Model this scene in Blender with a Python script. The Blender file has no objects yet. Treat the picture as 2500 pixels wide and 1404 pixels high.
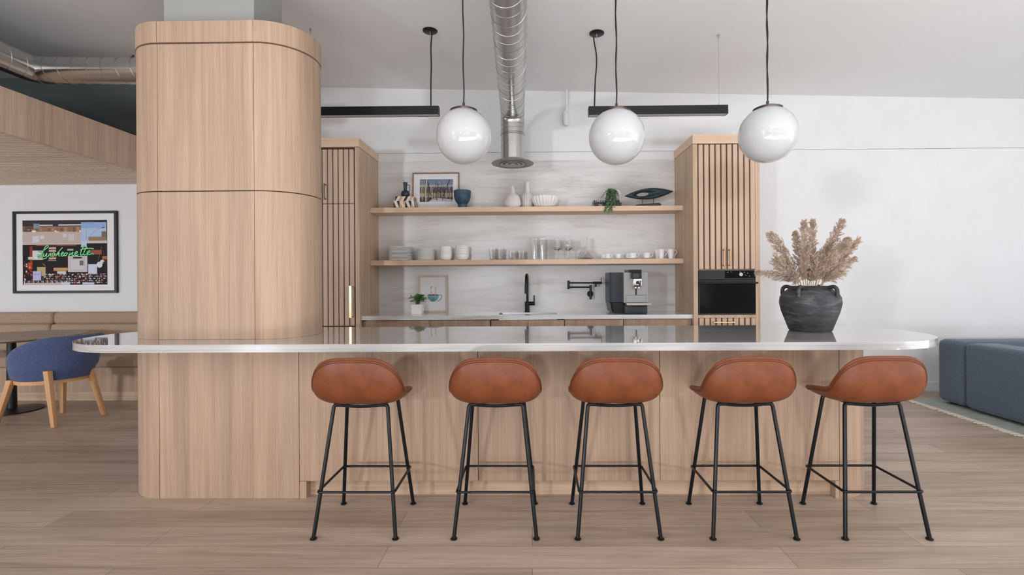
import bpy, bmesh, math, random
from mathutils import Vector, Matrix
random.seed(7)
PI = math.pi
C = bpy.context.scene.collection
SC = bpy.context.scene

# ------------------------------------------------------------------ camera
F, CX, CY = 1200.0, 1281.0, 685.0
YAW, ROLL = 0.012, 0.006
EYE = Vector((0.0, 0.0, 1.265))
_F = Vector((-math.sin(YAW), math.cos(YAW), 0))
_r = Vector((math.cos(YAW), math.sin(YAW), 0)); _u = Vector((0, 0, 1))
_R = _r*math.cos(ROLL) - _u*math.sin(ROLL)
_U = _u*math.cos(ROLL) + _r*math.sin(ROLL)
cam = bpy.data.cameras.new('camera'); camo = bpy.data.objects.new('camera', cam); C.objects.link(camo)
cam.sensor_width = 36.0; cam.lens = F/2500*36
cam.shift_x = -(CX-1250)/2500; cam.shift_y = (CY-702)/2500
cam.clip_start = 0.02
m3 = Matrix((_R, _U, -_F)).transposed()
camo.matrix_world = Matrix.Translation(EYE) @ m3.to_4x4()
SC.camera = camo

def ray(px, py): return _R*((px-CX)/F) - _U*((py-CY)/F) + _F
def at(px, py, Y):
    d = ray(px, py); return EYE + d*((Y-EYE.y)/d.y)
def atz(px, py, Z):
    d = ray(px, py); return EYE + d*((Z-EYE.z)/d.z)

# ------------------------------------------------------------------ world, light, exposure
SC.view_settings.view_transform = 'Standard'; SC.view_settings.look = 'None'
SC.view_settings.gamma = 1.0; SC.view_settings.use_curve_mapping = False
SC.view_settings.exposure = -0.99
SC.cycles.use_denoising = True
SC.cycles.max_bounces = 10; SC.cycles.diffuse_bounces = 5; SC.cycles.transmission_bounces = 8
SC.cycles.caustics_reflective = False; SC.cycles.caustics_refractive = False
SC.cycles.sample_clamp_indirect = 6
w = bpy.data.worlds.new('world'); SC.world = w; w.use_nodes = True
w.node_tree.nodes['Background'].inputs[0].default_value = (0.9, 0.95, 1.0, 1)
w.node_tree.nodes['Background'].inputs[1].default_value = 0.6

def area(name, loc, target, sx, sy, power, col=(1, 1, 1), spread=PI):
    L = bpy.data.lights.new(name, 'AREA'); L.shape = 'RECTANGLE'; L.size = sx; L.size_y = sy
    L.energy = power; L.color = col; L.spread = spread
    o = bpy.data.objects.new(name, L); C.objects.link(o); o.location = loc
    o.rotation_euler = (Vector(target)-Vector(loc)).to_track_quat('-Z', 'Y').to_euler()
    return o
# daylight entering by the windows of the wall behind the photographer, of the right-hand wall and one by the left; the floor-level uplight is an addition
COOL = (0.93, 1.0, 1.09)
area('daylight_rear_centre', (1.0, -8.6, 1.6), (0.8, 5, 1.7), 3.4, 2.4, 20, COOL)
area('daylight_rear_right', (5.0, -8.6, 1.6), (4.2, 5, 1.6), 3.0, 2.4, 70, COOL)
area('added_ceiling_uplight', (2.9, -1.55, 0.03), (2.9, -1.549, 3.4), 8.6, 2.8, 960, (0.94, 1.0, 1.07))  # added uplight at floor level to brighten the ceiling, no window there
area('daylight_right', (7.3, 1.2, 1.5), (0, 2.6, 2.1), 4.6, 2.5, 125, COOL)
area('daylight_left', (-7.75, -8.0, 1.8), (-0.6, 5.5, 1.6), 0.6, 0.6, 760, COOL)
area('daylight_left_centre', (-1.5, -8.0, 1.8), (-0.6, 5.5, 1.6), 0.6, 0.6, 330, COOL)
area('daylight_far_left', (-8.1, 3.2, 1.4), (-3.5, 5.3, 1.6), 2.2, 1.7, 95, COOL)

# ------------------------------------------------------------------ materials
def lin(c):
    out = []
    for v in c[:3]:
        v = v/255.0
        out.append(v/12.92 if v <= 0.04045 else ((v+0.055)/1.055)**2.4)
    return (*out, 1.0)
MATS = {}
def mat(name, col, rough=0.5, metal=0.0, coat=0.0, emis=None, es=0.0, trans=0.0, ior=1.45, alpha=1.0, sheen=0.0, spec=0.5, sss=0.0):
    if name in MATS: return MATS[name]
    m = bpy.data.materials.new(name); m.use_nodes = True
    b = m.node_tree.nodes['Principled BSDF']
    b.inputs['Base Color'].default_value = lin(col); b.inputs['Roughness'].default_value = rough
    b.inputs['Metallic'].default_value = metal; b.inputs['Coat Weight'].default_value = coat
    b.inputs['Coat Roughness'].default_value = 0.04
    b.inputs['IOR'].default_value = ior; b.inputs['Transmission Weight'].default_value = trans
    b.inputs['Sheen Weight'].default_value = sheen; b.inputs['Specular IOR Level'].default_value = spec
    b.inputs['Subsurface Weight'].default_value = sss
    if emis: b.inputs['Emission Color'].default_value = lin(emis); b.inputs['Emission Strength'].default_value = es
    MATS[name] = m; return m
def nd(m, t, **kw):
    n = m.node_tree.nodes.new(t)
    for k, v in kw.items(): setattr(n, k, v)
    return n
def lk(m, a, b): m.node_tree.links.new(a, b)
def ramp(m, fac, stops):
    r = nd(m, 'ShaderNodeValToRGB'); e = r.color_ramp.elements
    e[0].position = stops[0][0]; e[0].color = stops[0][1]
    e[1].position = stops[-1][0]; e[1].color = stops[-1][1]
    for p, c in stops[1:-1]:
        x = e.new(p); x.color = c
    lk(m, fac, r.inputs[0]); return r.outputs[0]
def mapping(m, scale):
    t = nd(m, 'ShaderNodeTexCoord'); mp = nd(m, 'ShaderNodeMapping'); mp.inputs['Scale'].default_value = scale
    lk(m, t.outputs['Object'], mp.inputs[0]); return mp.outputs[0]
def noise(m, vec, scale=1.0, detail=4, rough=0.55, dist=0.0):
    n = nd(m, 'ShaderNodeTexNoise'); n.inputs['Scale'].default_value = scale
    n.inputs['Detail'].default_value = detail; n.inputs['Roughness'].default_value = rough
    n.inputs['Distortion'].default_value = dist; lk(m, vec, n.inputs['Vector']); return n.outputs['Fac']
def mixc(m, fac, a, b, blend='MIX'):
    x = nd(m, 'ShaderNodeMix', data_type='RGBA', blend_type=blend)
    for s, v in ((x.inputs[0], fac), (x.inputs[6], a), (x.inputs[7], b)):
        if hasattr(v, 'links'): lk(m, v, s)
        else: s.default_value = v
    return x.outputs[2]
def math_(m, op, a, b=0.0):
    x = nd(m, 'ShaderNodeMath', operation=op)
    for s, v in ((x.inputs[0], a), (x.inputs[1], b)):
        if hasattr(v, 'links'): lk(m, v, s)
        else: s.default_value = v
    return x.outputs[0]
def bump(m, h, strength=0.2, dist=0.002):
    b = nd(m, 'ShaderNodeBump'); b.inputs['Strength'].default_value = strength; b.inputs['Distance'].default_value = dist
    lk(m, h, b.inputs['Height']); lk(m, b.outputs[0], m.node_tree.nodes['Principled BSDF'].inputs['Normal'])

def wood(name, light, dark, axis='Z', strip=0.0, rough=0.5, fine=1.0, spec=0.35):
    if name in MATS: return MATS[name]
    m = mat(name, light, rough, spec=spec)
    def sc(a, b): return {'X': (b, a, a), 'Y': (a, b, a), 'Z': (a, a, b)}[axis]
    n1 = noise(m, mapping(m, sc(16*fine, 0.7)), 1.0, 5, 0.6, 0.4)
    n2 = noise(m, mapping(m, sc(120*fine, 1.6)), 1.0, 3, 0.6)
    s = math_(m, 'ADD', math_(m, 'MULTIPLY', n1, 0.6), math_(m, 'MULTIPLY', n2, 0.4))
    col = ramp(m, s, [(0.34, lin(dark)), (0.62, lin(light))])
    if strip:
        t = nd(m, 'ShaderNodeTexCoord'); sx = nd(m, 'ShaderNodeSeparateXYZ'); lk(m, t.outputs['Object'], sx.inputs[0])
        k = math_(m, 'FLOOR', math_(m, 'DIVIDE', sx.outputs[0 if axis != 'X' else 2], strip))
        wn = nd(m, 'ShaderNodeTexWhiteNoise', noise_dimensions='1D'); lk(m, k, wn.inputs['W'])
        v = math_(m, 'ADD', math_(m, 'MULTIPLY', wn.outputs[0], 0.13), 0.91)
        cmb = nd(m, 'ShaderNodeCombineColor')
        for i in range(3): lk(m, v, cmb.inputs[i])
        col = mixc(m, 1.0, col, cmb.outputs[0], 'MULTIPLY')
    lk(m, col, m.node_tree.nodes['Principled BSDF'].inputs['Base Color'])
    bump(m, n2, 0.12, 0.001)
    return m
def stone(name, cols, scale=(1.3, 9, 9), rough=0.15, coat=0.0, spec=0.5, dist=0.6):
    m = mat(name, cols[0], rough, coat=coat, spec=spec)
    n1 = noise(m, mapping(m, scale), 1.0, 7, 0.62, dist)
    c1 = ramp(m, n1, [(0.30, lin(cols[2])), (0.47, lin(cols[1])), (0.66, lin(cols[0]))])
    n2 = noise(m, mapping(m, (scale[0]*2.2, scale[1]*4.5, scale[2]*4.5)), 1.0, 5, 0.7, 0.3)
    c2 = ramp(m, n2, [(0.36, lin(cols[3])), (0.47, (1, 1, 1, 1))])
    col = mixc(m, 0.3, c1, c2, 'MULTIPLY')
    lk(m, col, m.node_tree.nodes['Principled BSDF'].inputs['Base Color'])
    return m
def mottled(name, a, b, scale=30, rough=0.7, bmp=0.2, sheen=0.0, spec=0.4, lo=0.35, hi=0.65, detail=5, coat=0.0):
    if name in MATS: return MATS[name]
    m = mat(name, a, rough, sheen=sheen, spec=spec, coat=coat)
    sc = scale if isinstance(scale, tuple) else (scale,)*3
    n = noise(m, mapping(m, sc), 1.0, detail, 0.6)
    lk(m, ramp(m, n, [(lo, lin(a)), (hi, lin(b))]), m.node_tree.nodes['Principled BSDF'].inputs['Base Color'])
    if bmp: bump(m, n, bmp, 0.002)
    return m

OAK_L, OAK_D = (188, 160, 136), (162, 134, 112)
W_V = wood('oak_vertical', OAK_L, OAK_D, 'Z', 0.125)
W_VP = wood('oak_slat', (210, 182, 159), (186, 158, 136), 'Z')
W_S = wood('oak_side', (204, 178, 152), (176, 147, 122), 'Z', 0.0)
W_H = wood('oak_horizontal', (228, 198, 170), (206, 174, 146), 'X')
W_K = wood('oak_kick', (206, 178, 152), (168, 138, 113), 'X')
W_Y = wood('oak_fascia', (226, 198, 174), (192, 163, 140), 'Z')
W_SL = wood('oak_ceiling_slat', (230, 210, 192), (206, 184, 164), 'X')
W_BK = wood('oak_groove_shade', (118, 90, 70), (92, 70, 54), 'Z')  # shade in the grooves between slats put into a darker backing colour
W_CH = wood('chair_oak', (222, 176, 130), (200, 148, 102), 'Z')
W_TB = wood('table_oak', (178, 158, 136), (150, 130, 110), 'X')
DARK = mat('shadow_gap', (60, 48, 40), 0.8)
WALLM = mottled('white_paint', (226, 225, 225), (223, 222, 221), 3, 0.75, 0.03, spec=0.2)
TRIMM = mat('trim_paint', (226, 226, 226), 0.5)
CEILM = mottled('ceiling_paint', (240, 239, 238), (238, 237, 236), 2, 0.85, 0.03, spec=0.15)
DARKW = mat('charcoal_paint', (80, 85, 82), 0.8)
CHASE = mat('chase_shaded_grey', (150, 150, 145), 0.7)  # white chase coloured grey, its shade is put into the base colour
SPLASH = stone('backsplash_marble', [(226, 224, 222), (216, 213, 210), (200, 195, 190), (200, 194, 188)], (0.8, 4, 4.6), 0.25)
TOP = stone('worktop_marble', [(196, 194, 192), (184, 181, 178), (164, 160, 156), (184, 180, 176)], (0.6, 8, 26), 0.035, coat=0.8)
TOP2 = stone('counter_marble', [(226, 225, 225), (214, 212, 210), (196, 192, 188), (204, 200, 196)], (1, 9, 22), 0.1, coat=0.4)
BLK = mat('black_metal', (12, 17, 22), 0.34, spec=0.35)
BLKM = mat('matte_black', (14, 16, 18), 0.42)
LEATH = mottled('tan_leather', (124, 68, 39), (108, 57, 31), 14, 0.42, 0.06, spec=0.35)
STITCH = mat('leather_piping', (96, 48, 28), 0.45)
OPAL = mat('opal_glass', (194, 194, 194), 0.05, coat=0.6, emis=(255, 252, 248), es=0.03)
BRASS = mat('brass', (220, 172, 132), 0.2, 1.0)
BRZ = mat('dark_bronze', (84, 76, 70), 0.3, 0.8)
STEEL = mat('stainless', (176, 176, 174), 0.28, 1.0)
STEELP = mat('brushed_panel', (162, 161, 158), 0.42, 0.6)
CHROME = mat('chrome', (225, 225, 225), 0.08, 1.0)
GLASS = mat('clear_glass', (255, 255, 255), 0.0, trans=1.0, ior=1.45)
WHT = mat('white_porcelain', (244, 244, 242), 0.14, coat=0.3)
WHTM = mat('white_ceramic_matt', (232, 228, 224), 0.42)
NAVY = mat('navy_glaze', (40, 52, 64), 0.22)
BLUEB = mottled('blue_bowl_glaze', (48, 70, 86), (66, 90, 106), 12, 0.5, 0.05)
LEAF = mottled('green_leaf', (92, 146, 66), (134, 178, 96), 40, 0.5, 0.0)
LEAF2 = mottled('pale_trailing_leaf', (84, 130, 88), (160, 186, 150), 60, 0.5, 0.0, lo=0.42, hi=0.58)
STEMG = mat('green_stem', (96, 112, 62), 0.6)
PAMP = mottled('dried_plume', (214, 192, 172), (172, 146, 126), 18, 0.9, 0.0, sheen=0.3, spec=0.1)
STEMD = mat('dried_stem', (196, 160, 108), 0.7)
BLUEF = mottled('blue_fabric', (70, 82, 118), (90, 102, 138), (60, 60, 220), 0.95, 0.3, 0.2, spec=0.1)
SOFAF = mottled('slate_fabric', (78, 91, 104), (95, 107, 120), (50, 50, 200), 0.95, 0.25, 0.2, spec=0.1)
TANF = mottled('taupe_upholstery', (160, 136, 114), (178, 154, 132), 150, 0.95, 0.3, 0.1, spec=0.1)
RUGM = mottled('sage_rug', (140, 148, 140), (168, 172, 162), (8, 60, 8), 0.95, 0.3)
FRNG = mat('rug_fringe', (214, 202, 184), 0.95)
PAPER = mat('mat_board', (232, 230, 230), 0.7)
OVENG = mat('oven_glass', (10, 12, 13), 0.10, spec=0.18)
OVENB = mat('oven_black', (26, 27, 27), 0.35)
MACH = mat('machine_charcoal', (50, 56, 60), 0.4)
MACHD = mat('machine_black', (18, 19, 20), 0.3)

def make_duct():
    m = mat('galvanised_steel', (196, 196, 194), 0.2, 1.0)
    n = noise(m, mapping(m, (3, 3, 3)), 1.0, 3, 0.6)
    b = m.node_tree.nodes['Principled BSDF']
    mr = nd(m, 'ShaderNodeMapRange'); mr.inputs[3].default_value = 0.14; mr.inputs[4].default_value = 0.34
    lk(m, n, mr.inputs[0]); lk(m, mr.outputs[0], b.inputs['Roughness'])
    bump(m, n, 0.25, 0.01)
    return m
DUCT = make_duct(); SEAM = mat('duct_seam', (170, 170, 168), 0.35, 1.0)

def make_floor():
    m = mat('oak_planks', (180, 152, 128), 0.42, spec=0.35)
    vec = mapping(m, (1, 1, 1))
    br = nd(m, 'ShaderNodeTexBrick'); br.offset = 0.37; br.offset_frequency = 2
    br.inputs['Scale'].default_value = 1.0; br.inputs['Brick Width'].default_value = 1.85; br.inputs['Row Height'].default_value = 0.18
    br.inputs['Mortar Size'].default_value = 0.0011; br.inputs['Mortar Smooth'].default_value = 0.3
    br.inputs['Color1'].default_value = lin((192, 172, 155)); br.inputs['Color2'].default_value = lin((174, 154, 137))
    br.inputs['Mortar'].default_value = lin((92, 74, 60)); lk(m, vec, br.inputs['Vector'])
    n1 = noise(m, mapping(m, (1.1, 13, 1)), 1.0, 6, 0.62, 0.8)
    n2 = noise(m, mapping(m, (2.2, 70, 1)), 1.0, 4, 0.6, 0.3)
    g1 = ramp(m, n1, [(0.32, (0.74, 0.72, 0.70, 1)), (0.6, (1, 1, 1, 1))])
    g2 = ramp(m, n2, [(0.35, (0.88, 0.87, 0.86, 1)), (0.6, (1, 1, 1, 1))])
    c = mixc(m, 1.0, br.outputs['Color'], g1, 'MULTIPLY'); c = mixc(m, 1.0, c, g2, 'MULTIPLY')
    lk(m, c, m.node_tree.nodes['Principled BSDF'].inputs['Base Color'])
    bump(m, n2, 0.06, 0.001)
    return m
FLOORM = make_floor()
def make_pot():
    m = mat('weathered_black_clay', (40, 42, 44), 0.55)
    n1 = noise(m, mapping(m, (5, 5, 26)), 1.0, 7, 0.7, 0.6)
    n2 = noise(m, mapping(m, (4, 4, 4)), 1.0, 4, 0.6)
    c1 = ramp(m, n1, [(0.42, lin((26, 30, 32))), (0.55, lin((62, 62, 64))), (0.68, lin((132, 124, 116)))])
    c2 = ramp(m, n2, [(0.35, lin((30, 34, 36))), (0.65, lin((90, 88, 90)))])
    lk(m, mixc(m, 0.4, c1, c2), m.node_tree.nodes['Principled BSDF'].inputs['Base Color'])
    bump(m, n1, 0.5, 0.006)
    return m
POT = make_pot()

# ------------------------------------------------------------------ mesh helpers
ORG = {}
def org(o): return ORG.get(o.name, Vector((0, 0, 0))) if o else Vector((0, 0, 0))
def obj(name, bm, m, parent=None, loc=None, smooth=None):
    """link bm (authored in world or thing coordinates) as ONE mesh object"""
    me = bpy.data.meshes.new(name)
    o = bpy.data.objects.new(name, me)
    base = org(parent) if parent else Vector(loc if loc is not None else (0, 0, 0))
    bmesh.ops.recalc_face_normals(bm, faces=bm.faces)
    if base.length: bmesh.ops.translate(bm, verts=bm.verts, vec=-base)
    bm.to_mesh(me); bm.free()
    for x in (m if isinstance(m, (list, tuple)) else [m]): me.materials.append(x)
    if smooth is not None:
        me.polygons.foreach_set('use_smooth', [True]*len(me.polygons)); me.set_sharp_from_angle(angle=math.radians(smooth))
    C.objects.link(o)
    if parent: o.parent = parent
    else: o.location = base
    ORG[o.name] = base
    return o
def tag(o, label, cat=None, group=None, kind=None):
    if label: o['label'] = label
    if cat: o['category'] = cat
    if group: o['group'] = group
    if kind: o['kind'] = kind
    return o
def thing(name, label, cat, loc=(0, 0, 0), group=None):
    o = bpy.data.objects.new(name, None); C.objects.link(o); o.location = loc; o.empty_display_size = 0.05
    ORG[o.name] = Vector(loc); return tag(o, label, cat, group)
def solo(name, bm, m, label, cat, loc, group=None, smooth=None):
    return tag(obj(name, bm, m, None, loc, smooth), label, cat, group)
def struct(name, bm, m, parent=None, smooth=None):
    o = obj(name, bm, m, parent, None, smooth)
    if not parent: o['kind'] = 'structure'
    return o
def dup(root, loc, rotz=0.0, label=None, scale=None, group=None):
    r = root.copy(); C.objects.link(r); r.location = loc; r.rotation_euler = (0, 0, rotz)
    if scale: r.scale = (scale,)*3
    if label: r['label'] = label
    if group: r['group'] = group
    for ch in list(root.children):
        c = ch.copy(); C.objects.link(c); c.parent = r
        for g in ch.children:
            d = g.copy(); C.objects.link(d); d.parent = c
    return r
def place(root, loc, rotz=0.0, label=None):
    root.location = loc; root.rotation_euler = (0, 0, rotz)
    if label: root['label'] = label
    return root

def box(bm, x0, x1, y0, y1, z0, z1, bev=0.0, seg=2, mi=0):
    vs = [bm.verts.new((x, y, z)) for x in (x0, x1) for y in (y0, y1) for z in (z0, z1)]
    fs = [bm.faces.new([vs[i] for i in f]) for f in ((0, 1, 3, 2), (4, 6, 7, 5), (0, 4, 5, 1), (2, 3, 7, 6), (0, 2, 6, 4), (1, 5, 7, 3))]
    for f in fs: f.material_index = mi
    if bev:
        es = {e for f in fs for e in f.edges}
        bmesh.ops.bevel(bm, geom=list(es), offset=bev, segments=seg, profile=0.5, affect='EDGES')
    return vs
def mbox(*a, **k):
    bm = bmesh.new(); box(bm, *a, **k); return bm
def prism(bm, outline, z0, z1, bev=0.0, seg=2, plane='XY', mi=0):
    """extrude a closed outline; plane XY extrudes in z, plane XZ extrudes in y"""
    def P(a, b, c): return (a, b, c) if plane == 'XY' else ((a, c, b) if plane == 'XZ' else (c, a, b))
    lo = [bm.verts.new(P(a, b, z0)) for a, b in outline]; hi = [bm.verts.new(P(a, b, z1)) for a, b in outline]
    fl = bm.faces.new(lo); fh = bm.faces.new(list(reversed(hi))); n = len(lo); sides = []
    for i in range(n):
        sides.append(bm.faces.new((lo[i], hi[i], hi[(i+1) % n], lo[(i+1) % n])))
    for f in [fl, fh]+sides: f.material_index = mi
    if bev:
        bmesh.ops.bevel(bm, geom=list(fl.edges)+list(fh.edges), offset=bev, segments=seg, profile=0.5, affect='EDGES')
def lathe(bm, prof, c=(0, 0, 0), seg=32, a0=0.0, a1=2*PI):
    rings = []; full = abs(a1-a0-2*PI) < 1e-6; n = seg if full else seg+1
    for r, z in prof:
        if r < 1e-6: rings.append([bm.verts.new((c[0], c[1], c[2]+z))])
        else: rings.append([bm.verts.new((c[0]+r*math.cos(a0+(a1-a0)*i/seg), c[1]+r*math.sin(a0+(a1-a0)*i/seg), c[2]+z)) for i in range(n)])
    for A, B in zip(rings, rings[1:]):
        for i in range(seg):
            j = (i+1) % n
            if len(A) == 1 and len(B) == 1: continue
            if len(A) == 1: bm.faces.new((A[0], B[i], B[j]))
            elif len(B) == 1: bm.faces.new((A[i], B[0], A[j]))
            else: bm.faces.new((A[i], B[i], B[j], A[j]))
def tube(bm, pts, r, seg=8, cap=True, close=False, flat=None):
    pts = [Vector(p) for p in pts]; n = len(pts); rings = []; up = None
    for i, p in enumerate(pts):
        if close: t = pts[(i+1) % n]-pts[i-1]
        else: t = pts[min(i+1, n-1)]-pts[max(i-1, 0)]
        t.normalize()
        if up is None:
            up = Vector((0, 0, 1)) if abs(t.z) < 0.9 else Vector((1, 0, 0))
            if flat is not None: up = Vector(flat)
        a = t.cross(up).normalized(); b = a.cross(t).normalized()
        if flat is None: up = b
        rr = r[i] if isinstance(r, (list, tuple)) else r
        rings.append([bm.verts.new(p+(a*math.cos(2*PI*k/seg)+b*math.sin(2*PI*k/seg))*rr) for k in range(seg)])
    m = n if close else n-1
    for i in range(m):
        A, B = rings[i], rings[(i+1) % n]
        for k in range(seg): bm.faces.new((A[k], A[(k+1) % seg], B[(k+1) % seg], B[k]))
    if cap and not close:
        bm.faces.new(list(reversed(rings[0]))); bm.faces.new(rings[-1])
def smoothpath(pts, k=6, close=False):
    pts = [Vector(p) for p in pts]; n = len(pts); out = []
    g = (lambda i: pts[i % n]) if close else (lambda i: pts[max(0, min(n-1, i))])
    for i in range(n if close else n-1):
        p0, p1, p2, p3 = g(i-1), g(i), g(i+1), g(i+2)
        for j in range(k):
            t = j/k
            out.append(0.5*((2*p1)+(p2-p0)*t+(2*p0-5*p1+4*p2-p3)*t*t+(3*p1-p0-3*p2+p3)*t**3))
    if not close: out.append(pts[-1])
    return out
def fillet(pts, r, k=6):
    """polyline with rounded corners"""
    pts = [Vector(p) for p in pts]; out = [pts[0]]
    for a, b, c in zip(pts, pts[1:], pts[2:]):
        d1 = (a-b); d2 = (c-b); rr = min(r, d1.length*0.49, d2.length*0.49)
        p = b+d1.normalized()*rr; q = b+d2.normalized()*rr
        for j in range(k+1):
            t = j/k; out.append(p*(1-t)**2+b*2*t*(1-t)+q*t*t)
    out.append(pts[-1]); return out
def sphere(bm, c, r, u=32, v=16, scale=(1, 1, 1)):
    lathe(bm, [(r*math.sin(PI*i/v)*scale[0], -r*math.cos(PI*i/v)*scale[2]) for i in range(v+1)], c, u)
def capsule(xl, xr, yc, r, n=24):
    out = []
    for i in range(n+1):
        a = PI/2+PI*i/n; out.append((xl+r*math.cos(a), yc+r*math.sin(a)))
    for i in range(n+1):
        a = -PI/2+PI*i/n; out.append((xr+r*math.cos(a), yc+r*math.sin(a)))
    return out
def halfcap(xc, yc, r, side, n=24):
    s = PI/2 if side < 0 else -PI/2
    return [(xc+r*math.cos(s+PI*i/n), yc+r*math.sin(s+PI*i/n)) for i in range(n+1)]
def rrect(x0, x1, y0, y1, r, n=6):
    out = []
    for cx, cy, a in ((x1-r, y1-r, 0), (x0+r, y1-r, PI/2), (x0+r, y0+r, PI), (x1-r, y0+r, 3*PI/2)):
        for i in range(n+1): out.append((cx+r*math.cos(a+PI/2*i/n), cy+r*math.sin(a+PI/2*i/n)))
    return out

# ------------------------------------------------------------------ room shell
WY, LY = 5.55, 5.85              # kitchen wall plane, banquette wall plane
XS = -3.6                        # step between the two
XW0, XW1, YW0 = -8.2, 7.6, -9.0
def ceilz(x): return 3.405-0.027*x
struct('floor', mbox(XW0, XW1, YW0, 6.1, -0.1, 0.0), FLOORM)
bm = bmesh.new()
v = [bm.verts.new(p) for p in [(XW0, YW0, ceilz(XW0)), (XW1, YW0, ceilz(XW1)), (XW1, 6.1, ceilz(XW1)), (XW0, 6.1, ceilz(XW0))]]
bm.faces.new(v); r_ = bmesh.ops.extrude_face_region(bm, geom=bm.faces[:])
bmesh.ops.translate(bm, verts=[e for e in r_['geom'] if isinstance(e, bmesh.types.BMVert)], vec=(0, 0, 0.12))
struct('ceiling', bm, CEILM)
SEAMZ = 2.712
def wallblock(x0, x1, y0, y1, z0):
    bm = bmesh.new(); box(bm, x0, x1, y0, y1, z0, 3.2)
    for q in bm.verts:
        if q.co.z > 3.1: q.co.z = ceilz(q.co.x)
    return bm
struct('wall_back', mbox(XS, XW1, WY, 6.0, 0, SEAMZ), WALLM)
struct('wall_back_upper', wallblock(XS, XW1, WY-0.006, 6.0, SEAMZ+0.003), WALLM)
struct('wall_banquette', mbox(XW0, XS, LY, 6.0, 0, 2.795), WALLM)
struct('wall_banquette_upper', wallblock(XW0, XS, 5.42, 6.0, 2.80), DARKW)
struct('wall_left', mbox(XW0-0.1, XW0, YW0, 6.0, 0, 3.6), WALLM)
struct('wall_right', mbox(XW1, XW1+0.1, YW0, 6.0, 0, 3.6), WALLM)
struct('wall_rear', mbox(XW0, XW1, YW0-0.1, YW0, 0, 3.6), WALLM)
struct('baseboard_back', mbox(2.31, XW1, WY-0.014, WY, 0, 0.105, 0.003), TRIMM)
cxl, cxr = at(400, 20, 3.0).x, at(620, 20, 3.0).x
struct('wall_chase', wallblock(cxl, cxr, 3.0, 3.34, 2.798), CHASE)

# ------------------------------------------------------------------ island
IY, IR, IC = 2.855, 0.26, 3.115
ZC, TH = 0.93, 0.042
xa, xb = at(388, 900, IY).x, at(622, 700, IY).x        # flat front of the column
xj = at(730, 1000, IY).x
xr = at(2049, 1000, IY).x
g = 0.0015
col = thing('wood_clad_column', 'tall rounded oak-clad column rising through the left end of the island worktop', 'column', ((xa+xb)/2, IC, ZC))
for zl, zh, gr in ((ZC+0.0005, 1.797, 0), (1.803, 2.664, 0), (2.672, 2.797, 0.004)):
    for nm, out in (('curved_panel', halfcap(xa-g, IC, IR+gr, -1)), ('curved_panel', halfcap(xb+g, IC, IR+gr, 1)),
                    ('flat_panel', [(xa+g, IC-IR-gr), (xb-g, IC-IR-gr), (xb-g, IC+IR+gr), (xa+g, IC+IR+gr)])):
        bm = bmesh.new(); prism(bm, out, zl, zh, 0.0012, 1); o = obj(nm, bm, W_V, col, smooth=30)
bm = bmesh.new(); prism(bm, capsule(xa, xb, IC, IR-0.02), ZC+0.0005, 2.79)
obj('inner_core', bm, DARK, col)

isl = thing('kitchen_island', 'long oak island base with rounded ends under the marble worktop', 'kitchen island', (0.0, IC, 0))
ZB = ZC-TH
bm = bmesh.new(); prism(bm, halfcap(xa-g, IC, IR, -1), 0, ZB, 0.0012, 1); obj('end_panel', bm, W_V, isl, smooth=30)
obj('front_panel', mbox(xa+g, xj-g, IC-IR, IC+IR, 0, ZB, 0.001, 1), W_V, isl)
bm = bmesh.new(); prism(bm, halfcap(xr+g, IC, IR, 1), 0, ZB, 0.0012, 1); obj('end_panel', bm, W_V, isl, smooth=30)
xe0, xe1 = at(748, 1190, IY).x, at(2040, 1190, IY).x
obj('end_stile', mbox(xj+g, xe0, IC-IR, IC-IR+0.05, 0, 0.099), W_V, isl)
obj('end_stile', mbox(xe1, xr-g, IC-IR, IC-IR+0.05, 0, 0.099), W_V, isl)
js = [xj, at(1167, 1000, IY).x, at(1611, 1000, IY).x, xr]
for a, b in zip(js, js[1:]):
    obj('front_panel', mbox(a+g, b-g, IC-IR, IC-IR+0.022, 0.101, ZB, 0.001, 1), W_V, isl)
for a, b in zip(js, js[1:]):
    obj('back_panel', mbox(a+g, b-g, IC+IR-0.022, IC+IR, 0.101, ZB, 0.001, 1), W_V, isl)
obj('core', mbox(xj+0.002, xr-0.002, IC-IR+0.0225, IC+IR-0.0225, 0.1, ZB), DARK, isl)
obj('toe_kick', mbox(xj+0.002, xr-0.002, IC-IR+0.052, IC+IR-0.052, 0, 0.0995), W_K, isl)

YF, YB = 2.62, 3.60
rt = (YB-YF)/2; yc = (YF+YB)/2
bm = bmesh.new(); prism(bm, capsule(-2.262, 1.915, yc, rt, 40), ZB, ZC, 0.004, 2)
solo('island_worktop', bm, TOP, 'long polished grey marble worktop with rounded ends on the oak island', 'worktop', (0, yc, ZB), smooth=35)

# ------------------------------------------------------------------ back wall kitchen
CYF = 4.94
ZK, TK = 0.915, 0.04
xL1 = at(880, 700, CYF).x; xR0 = at(1691, 600, CYF).x; xR1 = at(1853, 600, CYF).x
xL0 = xL1-1.0
ZCT = 2.708; CRH = 0.093
cab = thing('tall_cabinet', 'tall oak cabinet with vertical slatted doors, half hidden behind the column', 'cabinet', ((xL0+xL1)/2, (CYF+WY)/2, 0))
def slat_door(parent, x0, x1, z0, z1, pitch, sw, name='slatted_door', off=0.0, mirror=False):
    bm = bmesh.new(); box(bm, x0, x1, CYF, CYF+0.018, z0, z1, mi=1)
    x = x1-off if mirror else x0+off
    while (x-sw > x0-1e-4) if mirror else (x+sw < x1+1e-4):
        a, b = (x-sw, x) if mirror else (x, x+sw)
        box(bm, a, b, CYF-0.022, CYF-0.0001, z0, z1, 0.0012, 1); x += -pitch if mirror else pitch
    return obj(name, bm, [W_VP, W_BK], parent)
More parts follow.
